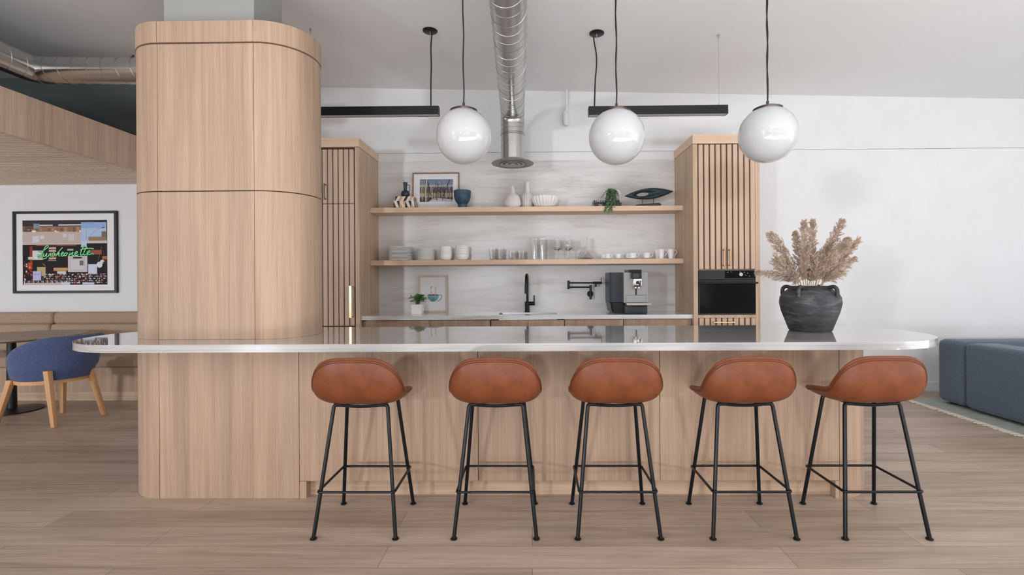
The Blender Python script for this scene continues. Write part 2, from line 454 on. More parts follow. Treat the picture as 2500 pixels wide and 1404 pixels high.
def bar_handle(parent, x, z0, z1, y, horiz=False, wd=0.011, proj=0.034, m=None, ln=None):
    m = m or BRASS
    bm = bmesh.new()
    if horiz:
        box(bm, x, x+ln, y-proj-0.006, y-proj+0.004, z0-wd/2, z0+wd/2, 0.001, 1)
        for q in (x+0.012, x+ln-0.024): box(bm, q, q+0.012, y-proj+0.0041, y, z0-0.004, z0+0.004)
    else:
        box(bm, x-wd/2, x+wd/2, y-proj-0.006, y-proj+0.004, z0, z1, 0.001, 1)
        for q in (z0+0.004, z1-0.014): box(bm, x-0.004, x+0.004, y-proj+0.0041, y, q, q+0.01)
    return obj('handle', bm, m, parent)
bm = bmesh.new()
box(bm, xL0, xL0+0.02, CYF, WY-0.002, 0.1, ZCT-CRH); box(bm, xL1-0.02, xL1, CYF-0.022, WY-0.001, 0, ZCT-CRH, 0.001, 1)
box(bm, xL0+0.02, xL1-0.02, WY-0.02, WY-0.002, 0.1, ZCT-CRH); box(bm, xL0+0.0201, xL1-0.0201, CYF+0.02, WY-0.021, 0.1, 0.12)
obj('carcass', bm, W_S, cab)
obj('crown', mbox(xL0, xL1+0.004, CYF-0.03, WY-0.002, ZCT-CRH+0.003, ZCT, 0.001, 1), W_H, cab)
xs = at(869.5, 600, CYF).x
obj('face_stile', mbox(xs, xL1-0.0205, CYF-0.022, CYF+0.018, 0.1, ZCT-CRH), W_VP, cab)
obj('toe_kick', mbox(xL0+0.0205, xL1-0.0205, CYF+0.05, CYF+0.07, 0, 0.0995), W_K, cab)
zs = at(840, 498, CYF).z; PI_ = 0.0540
d = slat_door(cab, xL0+0.02, xs-0.002, zs+0.003, at(840, 366, CYF).z, PI_, 0.043, off=0.012, mirror=True)
hh = at(792, 448, CYF-0.05); bar_handle(d, hh.x, at(792, 487, CYF-0.05).z, hh.z, CYF-0.022, m=BRZ)
d = slat_door(cab, xL0+0.02, xs-0.002, at(840, 795, CYF).z, zs-0.003, PI_, 0.043, off=0.012, mirror=True)
hh = at(856, 698, CYF-0.06); bar_handle(d, hh.x, at(856, 776, CYF-0.06).z, hh.z, CYF-0.022, wd=0.024, proj=0.045)
slat_door(cab, xL0+0.02, xs-0.002, 0.1, at(840, 797, CYF).z-0.003, PI_, 0.043, off=0.012, mirror=True)

cab = thing('tall_cabinet', 'tall oak oven cabinet with vertical slatted doors and two brass handles', 'cabinet', ((xR0+xR1)/2, (CYF+WY)/2, 0))
zt = at(1770, 354, CYF).z; zd = at(1770, 657, CYF).z; zo0 = at(1770, 768, CYF).z; zo1 = at(1770, 660, CYF).z; zr = at(1770, 776, CYF).z
xi0, xi1 = at(1702, 600, CYF).x, at(1842, 600, CYF).x
bm = bmesh.new()
box(bm, xR0, xi0, CYF-0.022, WY-0.001, 0, ZCT-CRH, 0.001, 1); box(bm, xi1, xR1, CYF-0.022, WY-0.001, 0, ZCT-CRH, 0.001, 1)
box(bm, xi0+1e-4, xi1-1e-4, WY-0.02, WY-0.002, 0.1, ZCT-CRH)
box(bm, xi0+1e-4, xi1-1e-4, CYF+0.019, WY-0.021, zo1+0.001, zo1+0.02); box(bm, xi0+1e-4, xi1-1e-4, CYF-0.022, WY-0.021, zr+0.002, zo0-0.002)
obj('carcass', bm, W_S, cab)
obj('crown', mbox(xR0-0.004, xR1+0.002, CYF-0.03, WY-0.002, ZCT-CRH+0.003, ZCT, 0.001, 1), W_H, cab)
obj('toe_kick', mbox(xi0+1e-4, xi1-1e-4, CYF+0.03, CYF+0.05, 0, 0.0995), W_K, cab)
xm = (xi0+xi1)/2; pt = (xi1-xi0)/10; sw = pt*0.74
d1 = slat_door(cab, xi0+0.001, xm-0.001, zd, zt, pt, sw, off=pt*0.2)
d2 = slat_door(cab, xm+0.001, xi1-0.001, zd, zt, pt, sw, off=pt*0.2)
hb, ht = at(1768, 650, CYF-0.05), at(1768, 608, CYF-0.05)
bar_handle(d1, hb.x, hb.z, ht.z, CYF-0.022); bar_handle(d2, at(1782, 630, CYF-0.05).x, hb.z, ht.z, CYF-0.022)
d = slat_door(cab, xi0+0.001, xi1-0.001, 0.52, zr-0.001, pt, sw, 'slatted_drawer', off=pt*0.2)
hp = at(1742, 787, CYF-0.05); bar_handle(d, hp.x, hp.z, 0, CYF-0.022, horiz=True, wd=0.009, ln=0.21)
slat_door(cab, xi0+0.001, xi1-0.001, 0.1, 0.515, pt, sw, 'slatted_drawer', off=pt*0.2)
# oven
ov = thing('built_in_oven', 'black glass built-in oven in the oak cabinet', 'oven', (xm, CYF, zo0))
ox0, ox1 = xi0+0.003, xi1-0.003
zh = at(1770, 683, CYF).z
obj('oven_body', mbox(ox0+0.01, ox1-0.01, CYF+0.0, WY-0.05, zo0+0.001, zo1-0.001), OVENB, ov)
obj('control_panel', mbox(ox0, ox1, CYF-0.03, CYF-0.0005, zh+0.002, zo1, 0.002, 1), OVENB, ov)
obj('display', mbox(at(1767, 670, CYF).x, ox1-0.004, CYF-0.0325, CYF-0.0302, zh+0.014, zo1-0.006), OVENG, ov)
kb = at(1809, 670, CYF-0.05); bm = bmesh.new()
tube(bm, [(kb.x, CYF-0.0326, kb.z), (kb.x, CYF-0.054, kb.z)], [0.021, 0.018], 24); obj('knob', bm, STEEL, ov, smooth=30)
for px, py in ((1777, 665), (1785, 664), (1807, 664), (1817, 665), (1825.5, 667), (1821, 672), (1830, 674)):
    p = at(px, py, CYF-0.033); obj('display_symbol', mbox(p.x-0.0025, p.x+0.0025, CYF-0.0332, CYF-0.0326, p.z-0.0025, p.z+0.0025), PAPER, ov)
bm = bmesh.new(); box(bm, ox0, ox1, CYF-0.03, CYF-0.0005, zo0, zh-0.003, 0.002, 1); dd = obj('oven_door', bm, OVENB, ov)
obj('door_glass', mbox(ox0+0.012, ox1-0.004, CYF-0.0325, CYF-0.0302, zo0+0.012, zh-0.022), OVENG, dd)
zq = at(1770, 691, CYF-0.07).z; bm = bmesh.new()
tube(bm, [(ox0+0.004, CYF-0.07, zq), (ox1+0.004, CYF-0.07, zq)], 0.0095, 14)
for q in (ox0+0.012, ox1-0.02): box(bm, q, q+0.012, CYF-0.068, CYF-0.03, zq-0.006, zq+0.006)
obj('handle', bm, BLKM, dd, smooth=30)

# base cabinets
BY = 4.985
for a, b, doors, lab in ((885, 1047, 1, 'plain oak base cabinet beside the tall left cabinet, under the framed cup print'),
                         (1052, 1194.5, 1, 'plain oak base cabinet just left of the sink cabinet'),
                         (1199, 1378, 2, 'double door oak sink cabinet below the faucet'),
                         (1379, 1522, 1, 'plain oak base cabinet just right of the sink cabinet, below the wall faucet'),
                         (1523, 1690, 1, 'plain oak base cabinet below the coffee machine')):
    x0, x1 = at(a, 790, BY).x, min(at(b, 790, BY).x, xR0-0.003)
    t = thing('base_cabinet', lab, 'cabinet', ((x0+x1)/2, BY+0.28, 0), 'oak base cabinets along the back wall')
    ea = 0.001 if a == 885 else -0.0095; eb = 0.001 if b == 1690 else -0.0095
    obj('carcass', mbox(x0+(ea if a in (885, 1052, 1199) else 0.0005), x1-(eb if b in (1047, 1194.5) else 0.0005), BY+0.02, WY-0.002, 0.1, 0.66 if doors == 2 else ZK-TK-0.001), W_S, t)
    obj('toe_kick', mbox(x0+0.001, x1-0.001, BY+0.06, BY+0.08, 0, 0.0995), W_K, t)
    for k in range(doors):
        w_ = (x1-x0)/doors
        obj('door', mbox(x0+k*w_+0.002, x0+(k+1)*w_-0.002, BY, BY+0.0195, 0.105, ZK-TK-0.012, 0.001, 1), W_V, t)
# counter with a sink cut-out
s0, s1 = at(1218, 768, 5.1), at(1360, 768, 5.1)
sx0, sx1, sy0, sy1 = s0.x, s1.x, 5.07, 5.40
ct = bmesh.new(); cx0, cx1 = xL1+0.001, xR0-0.001
KF = CYF+0.005
for q in ((cx0, sx0, KF, WY-0.013), (sx1, cx1, KF, WY-0.013), (sx0, sx1, KF, sy0), (sx0, sx1, sy1, WY-0.013)):
    box(ct, *q, ZK-TK, ZK)
solo('kitchen_counter', ct, TOP2, 'pale marble counter along the back wall with a sink cut out', 'counter', (0, 5.2, ZK-TK))
t = thing('kitchen_sink', 'stainless undermount sink in the back counter below the faucet', 'sink', ((sx0+sx1)/2, 5.24, ZK-0.22))
bm = bmesh.new(); e = 0.003
box(bm, sx0+e, sx1-e, sy0+e, sy1-e, ZK-0.20, ZK-0.196)
for q in ((sx0+e, sx0+2*e, sy0+e, sy1-e), (sx1-2*e, sx1-e, sy0+e, sy1-e), (sx0+2*e, sx1-2*e, sy0+e, sy0+2*e), (sx0+2*e, sx1-2*e, sy1-2*e, sy1-e)):
    box(bm, *q, ZK-0.196, ZK-0.002)
obj('basin', bm, STEEL, t)
bm = bmesh.new(); lathe(bm, [(0, 0), (0.03, 0), (0.035, 0.003), (0, 0.003)], ((sx0+sx1)/2, 5.24, ZK-0.196), 20); obj('drain', bm, CHROME, t, smooth=30)

bz1 = at(1290, 392, WY-0.012).z
solo('stone_backsplash', mbox(xL1+0.001, xR0-0.001, WY-0.012, WY-0.0005, ZK, bz1), SPLASH, 'streaky grey marble slab backsplash behind the oak shelves', 'backsplash', (0, WY, ZK))

# shelves
SYF, SYB = 5.245, WY-0.0125
ZS1, ZS2 = 2.054, 1.489
SX0, SX1 = xL1+0.0015, xR0-0.0015
solo('floating_shelf', mbox(SX0, SX1, SYF, SYB, ZS1-0.052, ZS1, 0.001, 1), W_H, 'upper oak wall shelf carrying decorative vases and bowls', 'shelf', (0, 5.4, ZS1-0.052), 'oak floating shelves')
solo('floating_shelf', mbox(SX0, SX1, SYF, SYB, ZS2-0.052, ZS2, 0.001, 1), W_H, 'lower oak wall shelf carrying plates, glasses and cups', 'shelf', (0, 5.4, ZS2-0.052), 'oak floating shelves')

# ------------------------------------------------------------------ counter stools
def make_stool():
    t = thing('counter_stool', 'x', 'stool', (0, 0, 0), 'tan leather counter stools along the island')
    prof = smoothpath([(0, -.186, .890), (0, -.192, .825), (0, -.184, .755), (0, -.155, .692), (0, -.095, .660), (0, 0, .650), (0, .10, .651), (0, .175, .659), (0, .212, .657)], 10)
    L = [0]
    for p, q in zip(prof, prof[1:]): L.append(L[-1]+(q-p).length)
    def P(b):
        s = (b+1)/2*L[-1]
        for i in range(1, len(L)):
            if L[i] >= s-1e-9:
                k = (s-L[i-1])/(L[i]-L[i-1]); k = max(0, min(1, k))
                return prof[i-1].lerp(prof[i], k), (prof[i]-prof[i-1]).normalized()
    def S(a, b):
        b = max(-1, min(1, b)); p, tg = P(b); nrm = Vector((0, -tg.z, tg.y))*1.0     # inward / upward
        if nrm.y < 0 and nrm.z < 0: nrm = -nrm
        q_ = max(0, min(1, (b+1)/0.62)); q_ = q_*q_*(3-2*q_); W = (0.196+0.021*q_)-0.012*max(0, b); E = 0.062 if b < 0.1 else 0.062-0.02*(b-0.1)
        k = abs(a)
        return Vector((W*math.sin(a*1.35)/math.sin(1.35)*1.0, 0, 0))*1.0+p+nrm*(E*k**3.6)
    def Nn(a, b):
        e = 1e-3; u = S(a+e, b)-S(a-e, b); v = S(a, min(1, b+e))-S(a, max(-1, b-e)); n = u.cross(v).normalized()
        if n.y+n.z < 0: n = -n
        return n
    N, Rg, pw = 64, 14, 3.4
    raw = []
    for i in range(2400):
        c, s = math.cos(2*PI*i/2400), math.sin(2*PI*i/2400)
        raw.append((math.copysign(abs(c)**(2/pw), c), math.copysign(abs(s)**(2/pw), s)))
    acc = [0.0]
    for i in range(2400): p_, q_ = raw[i], raw[(i+1) % 2400]; acc.append(acc[-1]+math.hypot((q_[0]-p_[0])*.21, (q_[1]-p_[1])*.31))
    def B(th):
        d_ = (th/(2*PI) % 1.0)*acc[-1]; lo, hi = 0, 2400
        while hi-lo > 1:
            md = (lo+hi)//2
            if acc[md] <= d_: lo = md
            else: hi = md
        k_ = (d_-acc[lo])/max(1e-9, acc[lo+1]-acc[lo]); p_, q_ = raw[lo], raw[(lo+1) % 2400]
        return p_[0]+(q_[0]-p_[0])*k_, p_[1]+(q_[1]-p_[1])*k_
    T = 0.020
    bm = bmesh.new()
    rings = []; cI = bm.verts.new(S(0, 0)); cO = bm.verts.new(S(0, 0)-Nn(0, 0)*T)
    def ring(r, off, shrink=0.0):
        out = []
        for i in range(N):
            a, b = B(2*PI*i/N); a *= r; b *= r
            out.append(bm.verts.new(S(a, b)-Nn(a*0.98, b*0.98)*off))
        return out
    rads = [((i+1)/Rg)**0.85 for i in range(Rg)]
    rings = [ring(r*0.985, 0) for r in rads]
    rings += [ring(1.0, T*0.25), ring(1.005, T*0.5), ring(1.0, T*0.8)]
    rings += [ring(r*0.985, T) for r in reversed(rads)]
    for i in range(N):
        bm.faces.new((cI, rings[0][i], rings[0][(i+1) % N])); bm.faces.new((cO, rings[-1][i], rings[-1][(i+1) % N]))
    for A, Bb in zip(rings, rings[1:]):
        for i in range(N): bm.faces.new((A[i], A[(i+1) % N], Bb[(i+1) % N], Bb[i]))
    sh = obj('seat_shell', bm, LEATH, t, smooth=80)
    for r, rad in ((0.925, 0.0022), (0.955, 0.0016)):
        bm = bmesh.new(); pts = []
        for i in range(96):
            a, b = B(2*PI*i/96); a *= r; b *= r; pts.append(S(a, b)-Nn(a, b)*(T+0.0004))
        tube(bm, pts, rad, 6, close=True); obj('piping', bm, STITCH, sh, smooth=60)
    for sx in (-1, 1):
        for (fx, fy, ty) in ((.202, -.19, -.088), (.198, .19, .095)):
            bm = bmesh.new()
            tube(bm, fillet([(sx*fx, fy, 0.008), (sx*.137, ty, .636), (sx*.10, ty, .634)], 0.02, 5), 0.0098, 12)
            lathe(bm, [(0, 0), (.0125, 0), (.0165, .003), (.0165, .007), (.012, .0105), (0, .0105)], (sx*fx, fy, 0), 16)
            obj('leg', bm, BLK, t, smooth=40)
    bm = bmesh.new()
    for ty in (-.088, .095):
        tube(bm, smoothpath([(-.137, ty, .638), (-.07, ty, .630), (0, ty, .627), (.07, ty, .630), (.137, ty, .638)], 4), 0.0085, 8)
    for sx in (-1, 1): tube(bm, [(sx*.11, -.088, .633), (sx*.11, .095, .633)], 0.008, 8)
    obj('seat_frame', bm, BLK, t, smooth=40)
    bm = bmesh.new(); q = [(-.191, -.168, .222), (.191, -.168, .222), (.189, .174, .222), (-.189, .174, .222)]
    pts = []
    for i in range(4):
        p0, p1, p2 = Vector(q[i-1]), Vector(q[i]), Vector(q[(i+1) % 4])
        a = p1+(p0-p1).normalized()*.016; b = p1+(p2-p1).normalized()*.016
        for j in range(5):
            k = j/4; pts.append(a*(1-k)**2+p1*2*k*(1-k)+b*k*k)
    tube(bm, pts, 0.0068, 8, close=True); obj('footrest', bm, BLK, t, smooth=60)
    return t
stool = make_stool()
SXS = [(at(865.5, 1318, 2.40).x), (at(1209, 1318, 2.40).x), (at(1512, 1318, 2.40).x), (at(1843, 1312, 2.40).x), (at(2166.5, 1311, 2.40).x)]
SL = ['tan leather counter stool in front of the seam beside the column block, leftmost of five',
      'tan leather counter stool second from the left, below the left globe pendant',
      'tan leather counter stool in the middle of the five, below the centre globe pendant',
      'tan leather counter stool second from the right, nearest below the dried plume vase',
      'tan leather counter stool farthest right, at the rounded island end']
place(stool, (SXS[0], 2.59, 0), 0, SL[0])
for x, l in zip(SXS[1:], SL[1:]): dup(stool, (x, 2.59, 0), 0, l)

# ------------------------------------------------------------------ globe pendants, track lights, ducts
GY = 3.11
def make_globe():
    t = thing('globe_pendant', 'x', 'pendant lamp', (0, 0, 0), 'opal globe pendants above the island')
    R = 0.175; RC = R+0.004
    bm = bmesh.new(); sphere(bm, (0, 0, 0), R, 64, 32); gl = obj('glass_globe', bm, OPAL, t, smooth=60)
    bm = bmesh.new(); a0 = 0.50
    prof = [((RC+0.003)*math.sin(a), (RC+0.003)*math.cos(a)) for a in [a0*i/8 for i in range(9)]]
    prof = [(0.0, RC+0.006)]+[(r, z+0.003) for r, z in prof[1:]]+[(R*math.sin(a0)-0.002, R*math.cos(a0)-0.001)]
    lathe(bm, prof, (0, 0, 0), 48); obj('cap', bm, BRZ, t, smooth=40)
    bm = bmesh.new(); tube(bm, [(0, 0, R+0.004), (0, 0, R+0.012), (0, 0, R+0.013), (0, 0, R+0.036)], [0.011, 0.011, 0.0085, 0.0085], 16); obj('stem', bm, BRZ, t, smooth=40)
    return t
globe = make_globe()
gl = [(1132.5, 331), (1505.5, 332.5), (1874.5, 327)]
GLAB = ['white opal globe pendant left of the round metal duct', 'white opal globe pendant in the centre, just right of the duct',
        'white opal globe pendant farthest right, partly over the oven cabinet']
for i, ((px, py), l) in enumerate(zip(gl, GLAB)):
    p = at(px, py+2, GY); 
    o = place(globe, p, 0, l) if i == 0 else dup(globe, p, 0, l)
    zc_ = ceilz(p.x)-p.z
    bm = bmesh.new(); n = 14; h0 = 0.205; h1 = zc_-0.02
    tube(bm, [(0.003*math.sin(k*1.3+i), 0.002*math.cos(k*1.7), h0+(h1-h0)*k/n) if 0 < k < n else (0, 0, h0+(h1-h0)*k/n) for k in range(n+1)], 0.0042, 8)
    ORG['tmp'] = Vector((0, 0, 0)); me = obj('cable', bm, BLKM, None, smooth=60); me.parent = o
    bm = bmesh.new(); lathe(bm, [(0, -0.02), (0.055, -0.02), (0.06, -0.014), (0.06, 0.003), (0, 0.003)], (0, 0, zc_), 32)
    me = obj('ceiling_canopy', bm, BRZ, None, smooth=40); me.parent = o

TY = 4.2
def track(pl, pr, canopy, cab_b, wire_t, wire_b, label, cable_pts):
    """linear bar light: pl/pr = left and right ends, hanging by a cable and a wire"""
    zb0 = at((canopy[0]), 258 if canopy[0] < 1200 else 259, TY).z; hgt = 0.073; dep = 0.065
    t = thing('linear_pendant_light', label, 'lamp', ((pl+pr)/2, TY, zb0-hgt), 'black linear pendant lights')
    bm = bmesh.new(); z0, z1 = zb0-hgt, zb0; y0, y1 = TY-0.0, TY+dep
    box(bm, pl, pr, y0, y0+0.004, z0, z1); box(bm, pl, pr, y1-0.004, y1, z0, z1); box(bm, pl, pr, y0+0.0041, y1-0.0041, z0+0.018, z1)
    box(bm, pl, pl+0.004, y0+0.0041, y1-0.0041, z0, z0+0.0179); box(bm, pr-0.004, pr, y0+0.0041, y1-0.0041, z0, z0+0.0179)
    obj('housing', bm, BLKM, t)
    obj('diffuser', mbox(pl+0.0045, pr-0.0045, y0+0.0045, y1-0.0045, z0+0.002, z0+0.0175), mat('lens', (206, 204, 200), 0.5), t)
    yc2 = TY+dep/2
    c = at(canopy[0], canopy[1], yc2); cz = ceilz(c.x)
    bm = bmesh.new(); lathe(bm, [(0, -0.012), (0.056, -0.012), (0.063, -0.007), (0.063, 0.001), (0, 0.001)], (c.x, yc2, cz), 36); obj('ceiling_canopy', bm, BLKM, t, smooth=40)
    bm = bmesh.new(); tube(bm, smoothpath([at(px, py, yc2) for px, py in cable_pts], 5), 0.0058, 8); obj('power_cable', bm, BLKM, t, smooth=60)
    bm = bmesh.new(); tube(bm, [(c.x, yc2, cz-0.012), (at(*cab_b, yc2).x, yc2, zb0)], 0.001, 5)
    tube(bm, [(c.x, yc2, cz-0.034), (c.x, yc2, cz-0.0121)], [0.004, 0.007], 10); obj('wire', bm, STEEL, t)
    w0 = at(*wire_t, yc2); xw = w0.x
    bm = bmesh.new(); tube(bm, [(xw, yc2, ceilz(xw)-0.03), (at(*wire_b, yc2).x, yc2, zb0)], 0.0011, 5)
    tube(bm, [(xw, yc2, ceilz(xw)-0.035), (xw, yc2, ceilz(xw)-0.012), (xw, yc2, ceilz(xw)+0.001)], [0.003, 0.007, 0.009], 10)
    tube(bm, [(at(*wire_b, yc2).x, yc2, zb0), (at(*wire_b, yc2).x, yc2, zb0+0.02)], 0.004, 8); obj('wire', bm, STEEL, t)
track(at(730, 262, TY).x, at(1070.5, 262, TY).x, (1050, 68), (1053, 258), (758, 62), (758, 262), 'black linear pendant light whose left end disappears behind the column',
      [(1055, 76), (1054, 90), (1052, 118), (1053, 160), (1052, 200), (1052, 262)])
track(at(1437.5, 262, TY).x, at(1778, 262, TY).x, (1457, 79), (1453, 258), (1754, 92), (1755, 255), 'black linear pendant light behind the centre globe, between duct and oven cabinet',
      [(1449, 88), (1451, 105), (1456, 135), (1456, 165), (1453, 200), (1451, 262)])

def duct_pipe(bm, pts, r, seg=36): tube(bm, pts, r, seg, cap=False)
def helix(bm, pts, r, pitch, rad=0.0022, steps=26, phase=0.0):
    L = [0]
    for p, q in zip(pts, pts[1:]): L.append(L[-1]+(q-p).length)
    n = int(L[-1]/pitch*steps); out = []; up = None; j = 0
    for k in range(n+1):
        s = L[-1]*k/n
        while j < len(pts)-2 and L[j+1] < s: j += 1
        p = pts[j].lerp(pts[j+1], (s-L[j])/(L[j+1]-L[j])); t = (pts[j+1]-pts[j]).normalized()
        x = Vector((1, 0, 0)) if abs(t.x) < 0.8 else Vector((0, 0, 1)); x = (x-t*x.dot(t)).normalized(); y = t.cross(x)
        a = phase+2*PI*s/pitch; out.append(p+(x*math.cos(a)+y*math.sin(a))*(r+rad*0.3))
    tube(bm, out, rad, 5)
DR = 0.12; DYE = 5.04
pe = at(1251, 275, DYE); pn = at(1243, 0, 3.25)
zd_ = pe.z+0.02
t = thing('spiral_duct', 'round galvanised ceiling duct running to the wall and turning down to a round diffuser', 'duct', (pe.x, DYE, zd_))
path = fillet([Vector((pn.x, -1.2, zd_+0.02)), Vector((pn.x, 3.25, zd_+0.02)), Vector((pe.x, DYE, zd_)), Vector((pe.x, DYE, 2.50))], 0.16, 10)
bm = bmesh.new(); duct_pipe(bm, path, DR); obj('duct_tube', bm, DUCT, t, smooth=60)
bm = bmesh.new(); sp = [p for p in path if p.z > 2.75]; sp = [Vector((pn.x, 0.4, zd_+0.02))]+sp[1:]
helix(bm, sp, DR, 0.115); obj('spiral_seam', bm, SEAM, t, smooth=60)
bm = bmesh.new()
for z in (2.76, 2.745): lathe(bm, [(DR, 0), (DR+0.004, 0.003), (DR, 0.006)], (pe.x, DYE, z), 40)
helix(bm, [Vector((pe.x, DYE, 3.0)), Vector((pe.x, DYE, 2.76))], DR, 0.045, 0.0018); helix(bm, [Vector((pe.x, DYE, 2.70)), Vector((pe.x, DYE, 2.53))], DR, 0.16, 0.0014)
obj('joint_rings', bm, SEAM, t, smooth=60)
bm = bmesh.new(); dz = at(1251, 397, DYE).z+0.01
lathe(bm, [(DR+0.002, 0.02), (DR+0.01, 0.0), (0.205, -0.012), (0.217, -0.020), (0.214, -0.024), (0.16, -0.030), (0.12, -0.012), (0.0, -0.012)], (pe.x, DYE, dz), 56)
df = obj('diffuser', bm, mat('diffuser_grey', (150, 148, 146), 0.4, 0.3), t, smooth=35)
bm = bmesh.new()
for ra, rb in ((0.128, 0.100), (0.083, 0.05), (0.033, 0.0)):
    lathe(bm, [(ra, -0.030), (rb, -0.022), (rb, -0.019), (ra, -0.027), (ra, -0.030)] if rb else [(ra, -0.032), (0, -0.032), (0, -0.028), (ra, -0.028), (ra, -0.032)], (pe.x, DYE, dz), 48)
obj('diffuser_ring', bm, mat('diffuser_light', (186, 184, 182), 0.45, 0.3), df, smooth=35)

# duct on the left
LYD = 4.0; pl = at(330, 174, LYD); pk = at(85, 172, LYD)
t = thing('spiral_duct', 'round galvanised duct at upper left above the dropped slatted ceiling', 'duct', (pl.x, LYD, pl.z))
path = [Vector((-2.75, LYD, pl.z))]+[Vector(v) for v in fillet([(pl.x, LYD, pl.z), (pk.x, LYD, pk.z), (pk.x-0.02, -0.5, pk.z)], 0.10, 8)]
bm = bmesh.new(); duct_pipe(bm, path, 0.103); obj('duct_tube', bm, DUCT, t, smooth=60)
bm = bmesh.new(); helix(bm, [p for p in path if p.y > 3.2]+[Vector((path[-1].x, 1.0, pk.z))], 0.103, 0.12, 0.002); obj('spiral_seam', bm, SEAM, t, smooth=60)
# small wire hook near the column
p = at(322, 128, 4.80); p.z = ceilz(p.x); bm = bmesh.new()
tube(bm, [p+Vector((0.012, 0, 0.0)), p+Vector((0.012, 0, -0.02)), p+Vector((-0.006, 0, -0.022)), p+Vector((-0.026, 0, -0.065))], 0.009, 8)
solo('ceiling_hanger', bm, BRZ, 'small dark ceiling hanger just left of the column top', 'hanger', p)

# emergency fitting on the wall
a = at(1383.5, 221, WY-0.05); b = at(1383, 270, WY-0.05); c2 = at(1383, 307, WY-0.05)
t = thing('wall_fitting', 'small white pipe and oval wall fitting above the backsplash', 'wall fitting', (b.x, WY-0.01, c2.z))
bm = bmesh.new(); tube(bm, [(a.x, WY-0.05, ceilz(a.x)-0.001), (b.x, WY-0.05, b.z+0.02)], 0.0125, 14); tube(bm, [(b.x, WY-0.05, b.z+0.035), (b.x, WY-0.05, b.z-0.005)], 0.017, 14)
obj('pipe', bm, TRIMM, t, smooth=40)
def oval(w, h, n=10): return [(w*math.cos(PI*i/n), h+w*math.sin(PI*i/n)) for i in range(n+1)]+[(w*math.cos(PI+PI*i/n), -h+w*math.sin(PI+PI*i/n)) for i in range(n+1)]
cz = (b.z+c2.z)/2-0.0
bm = bmesh.new(); prism(bm, [(b.x+u, cz+v) for u, v in oval(0.034, 0.05)], WY-0.075, WY-0.006, 0.004, 2, 'XZ'); bo = obj('oval_housing', bm, TRIMM, t, smooth=40)
bm = bmesh.new(); pts = [Vector((b.x+u, WY-0.077, cz+v)) for u, v in oval(0.023, 0.045)]; tube(bm, pts, 0.0025, 6, close=True); obj('raised_rim', bm, WALLM, bo, smooth=60)

# ------------------------------------------------------------------ dropped slatted ceiling at left
pf = at(163, 367, 4.4); FX = -4.09
zsb, zst = 2.442, 2.795
t = thing('dropped_ceiling', 'oak clad dropped ceiling with slatted underside over the banquette corner', 'dropped ceiling', (-5.8, 4, zsb))
ys = [1.2, 1.9, 2.6, 3.3, 4.1, 5.0, LY-0.001]
for a, b in zip(ys, ys[1:]): obj('fascia_panel', mbox(FX-0.022, FX, a+0.0008, b-0.0008, zsb, zst, 0.001, 1), W_Y, t)
obj('bottom_trim', mbox(FX-0.060, FX-0.0225, 1.2, LY-0.001, zsb, zsb+0.03), W_Y, t)
obj('ceiling_board', mbox(XW0+0.001, FX-0.0225, 1.2, LY-0.001, zsb+0.031, zst), DARK, t)
bm = bmesh.new(); y = 1.21
while y < LY-0.05: box(bm, XW0+0.001, FX-0.0605, y, y+0.034, zsb+0.010, zsb+0.0305); y += 0.062
obj('slatted_underside', bm, W_SL, t)

# ------------------------------------------------------------------ banquette
BX0, BX1 = XW0+0.001, XS-0.001
t = thing('banquette_bench', 'taupe upholstered banquette bench on an oak base along the left wall', 'bench', (-5.9, 5.5, 0))
BF = 5.24
obj('toe_kick', mbox(BX0, BX1, BF+0.0, LY-0.001, 0, 0.095, 0.001, 1), W_K, t)
obj('bench_base', mbox(BX0, BX1, BF-0.004, LY-0.001, 0.0955, 0.355, 0.001, 1), W_V, t)
xd = at(134, 790, 5.72).x
for a, b in ((BX0, -6.4), (-6.395, xd-0.003), (xd+0.003, BX1)):
    obj('seat_cushion', mbox(a, b, BF-0.03, LY-0.16, 0.356, 0.475, 0.03, 4), TANF, t, smooth=50)
    obj('lower_back_cushion', mbox(a, b, LY-0.20, LY-0.02, 0.48, 0.790, 0.035, 4), TANF, t, smooth=50)
    obj('upper_back_cushion', mbox(a, b, LY-0.165, LY-0.005, 0.783, 0.925, 0.04, 4), TANF, t, smooth=50)

# ------------------------------------------------------------------ round table
TX, TYY = -5.17, 4.83
t = thing('round_table', 'round oak cafe table at the left edge in front of the banquette', 'table', (TX, TYY, 0))
bm = bmesh.new(); lathe(bm, [(0, .715), (.50, .715), (.575, .735), (.578, .742), (.575, .747), (0, .747)], (TX, TYY, 0), 64); obj('tabletop', bm, W_TB, t, smooth=30)
bm = bmesh.new(); lathe(bm, [(0, .0), (.24, 0), (.24, .012), (.04, .03), (.035, .69), (.12, .714), (0, .7145)], (TX, TYY, 0), 32); obj('pedestal', bm, BLKM, t, smooth=30)

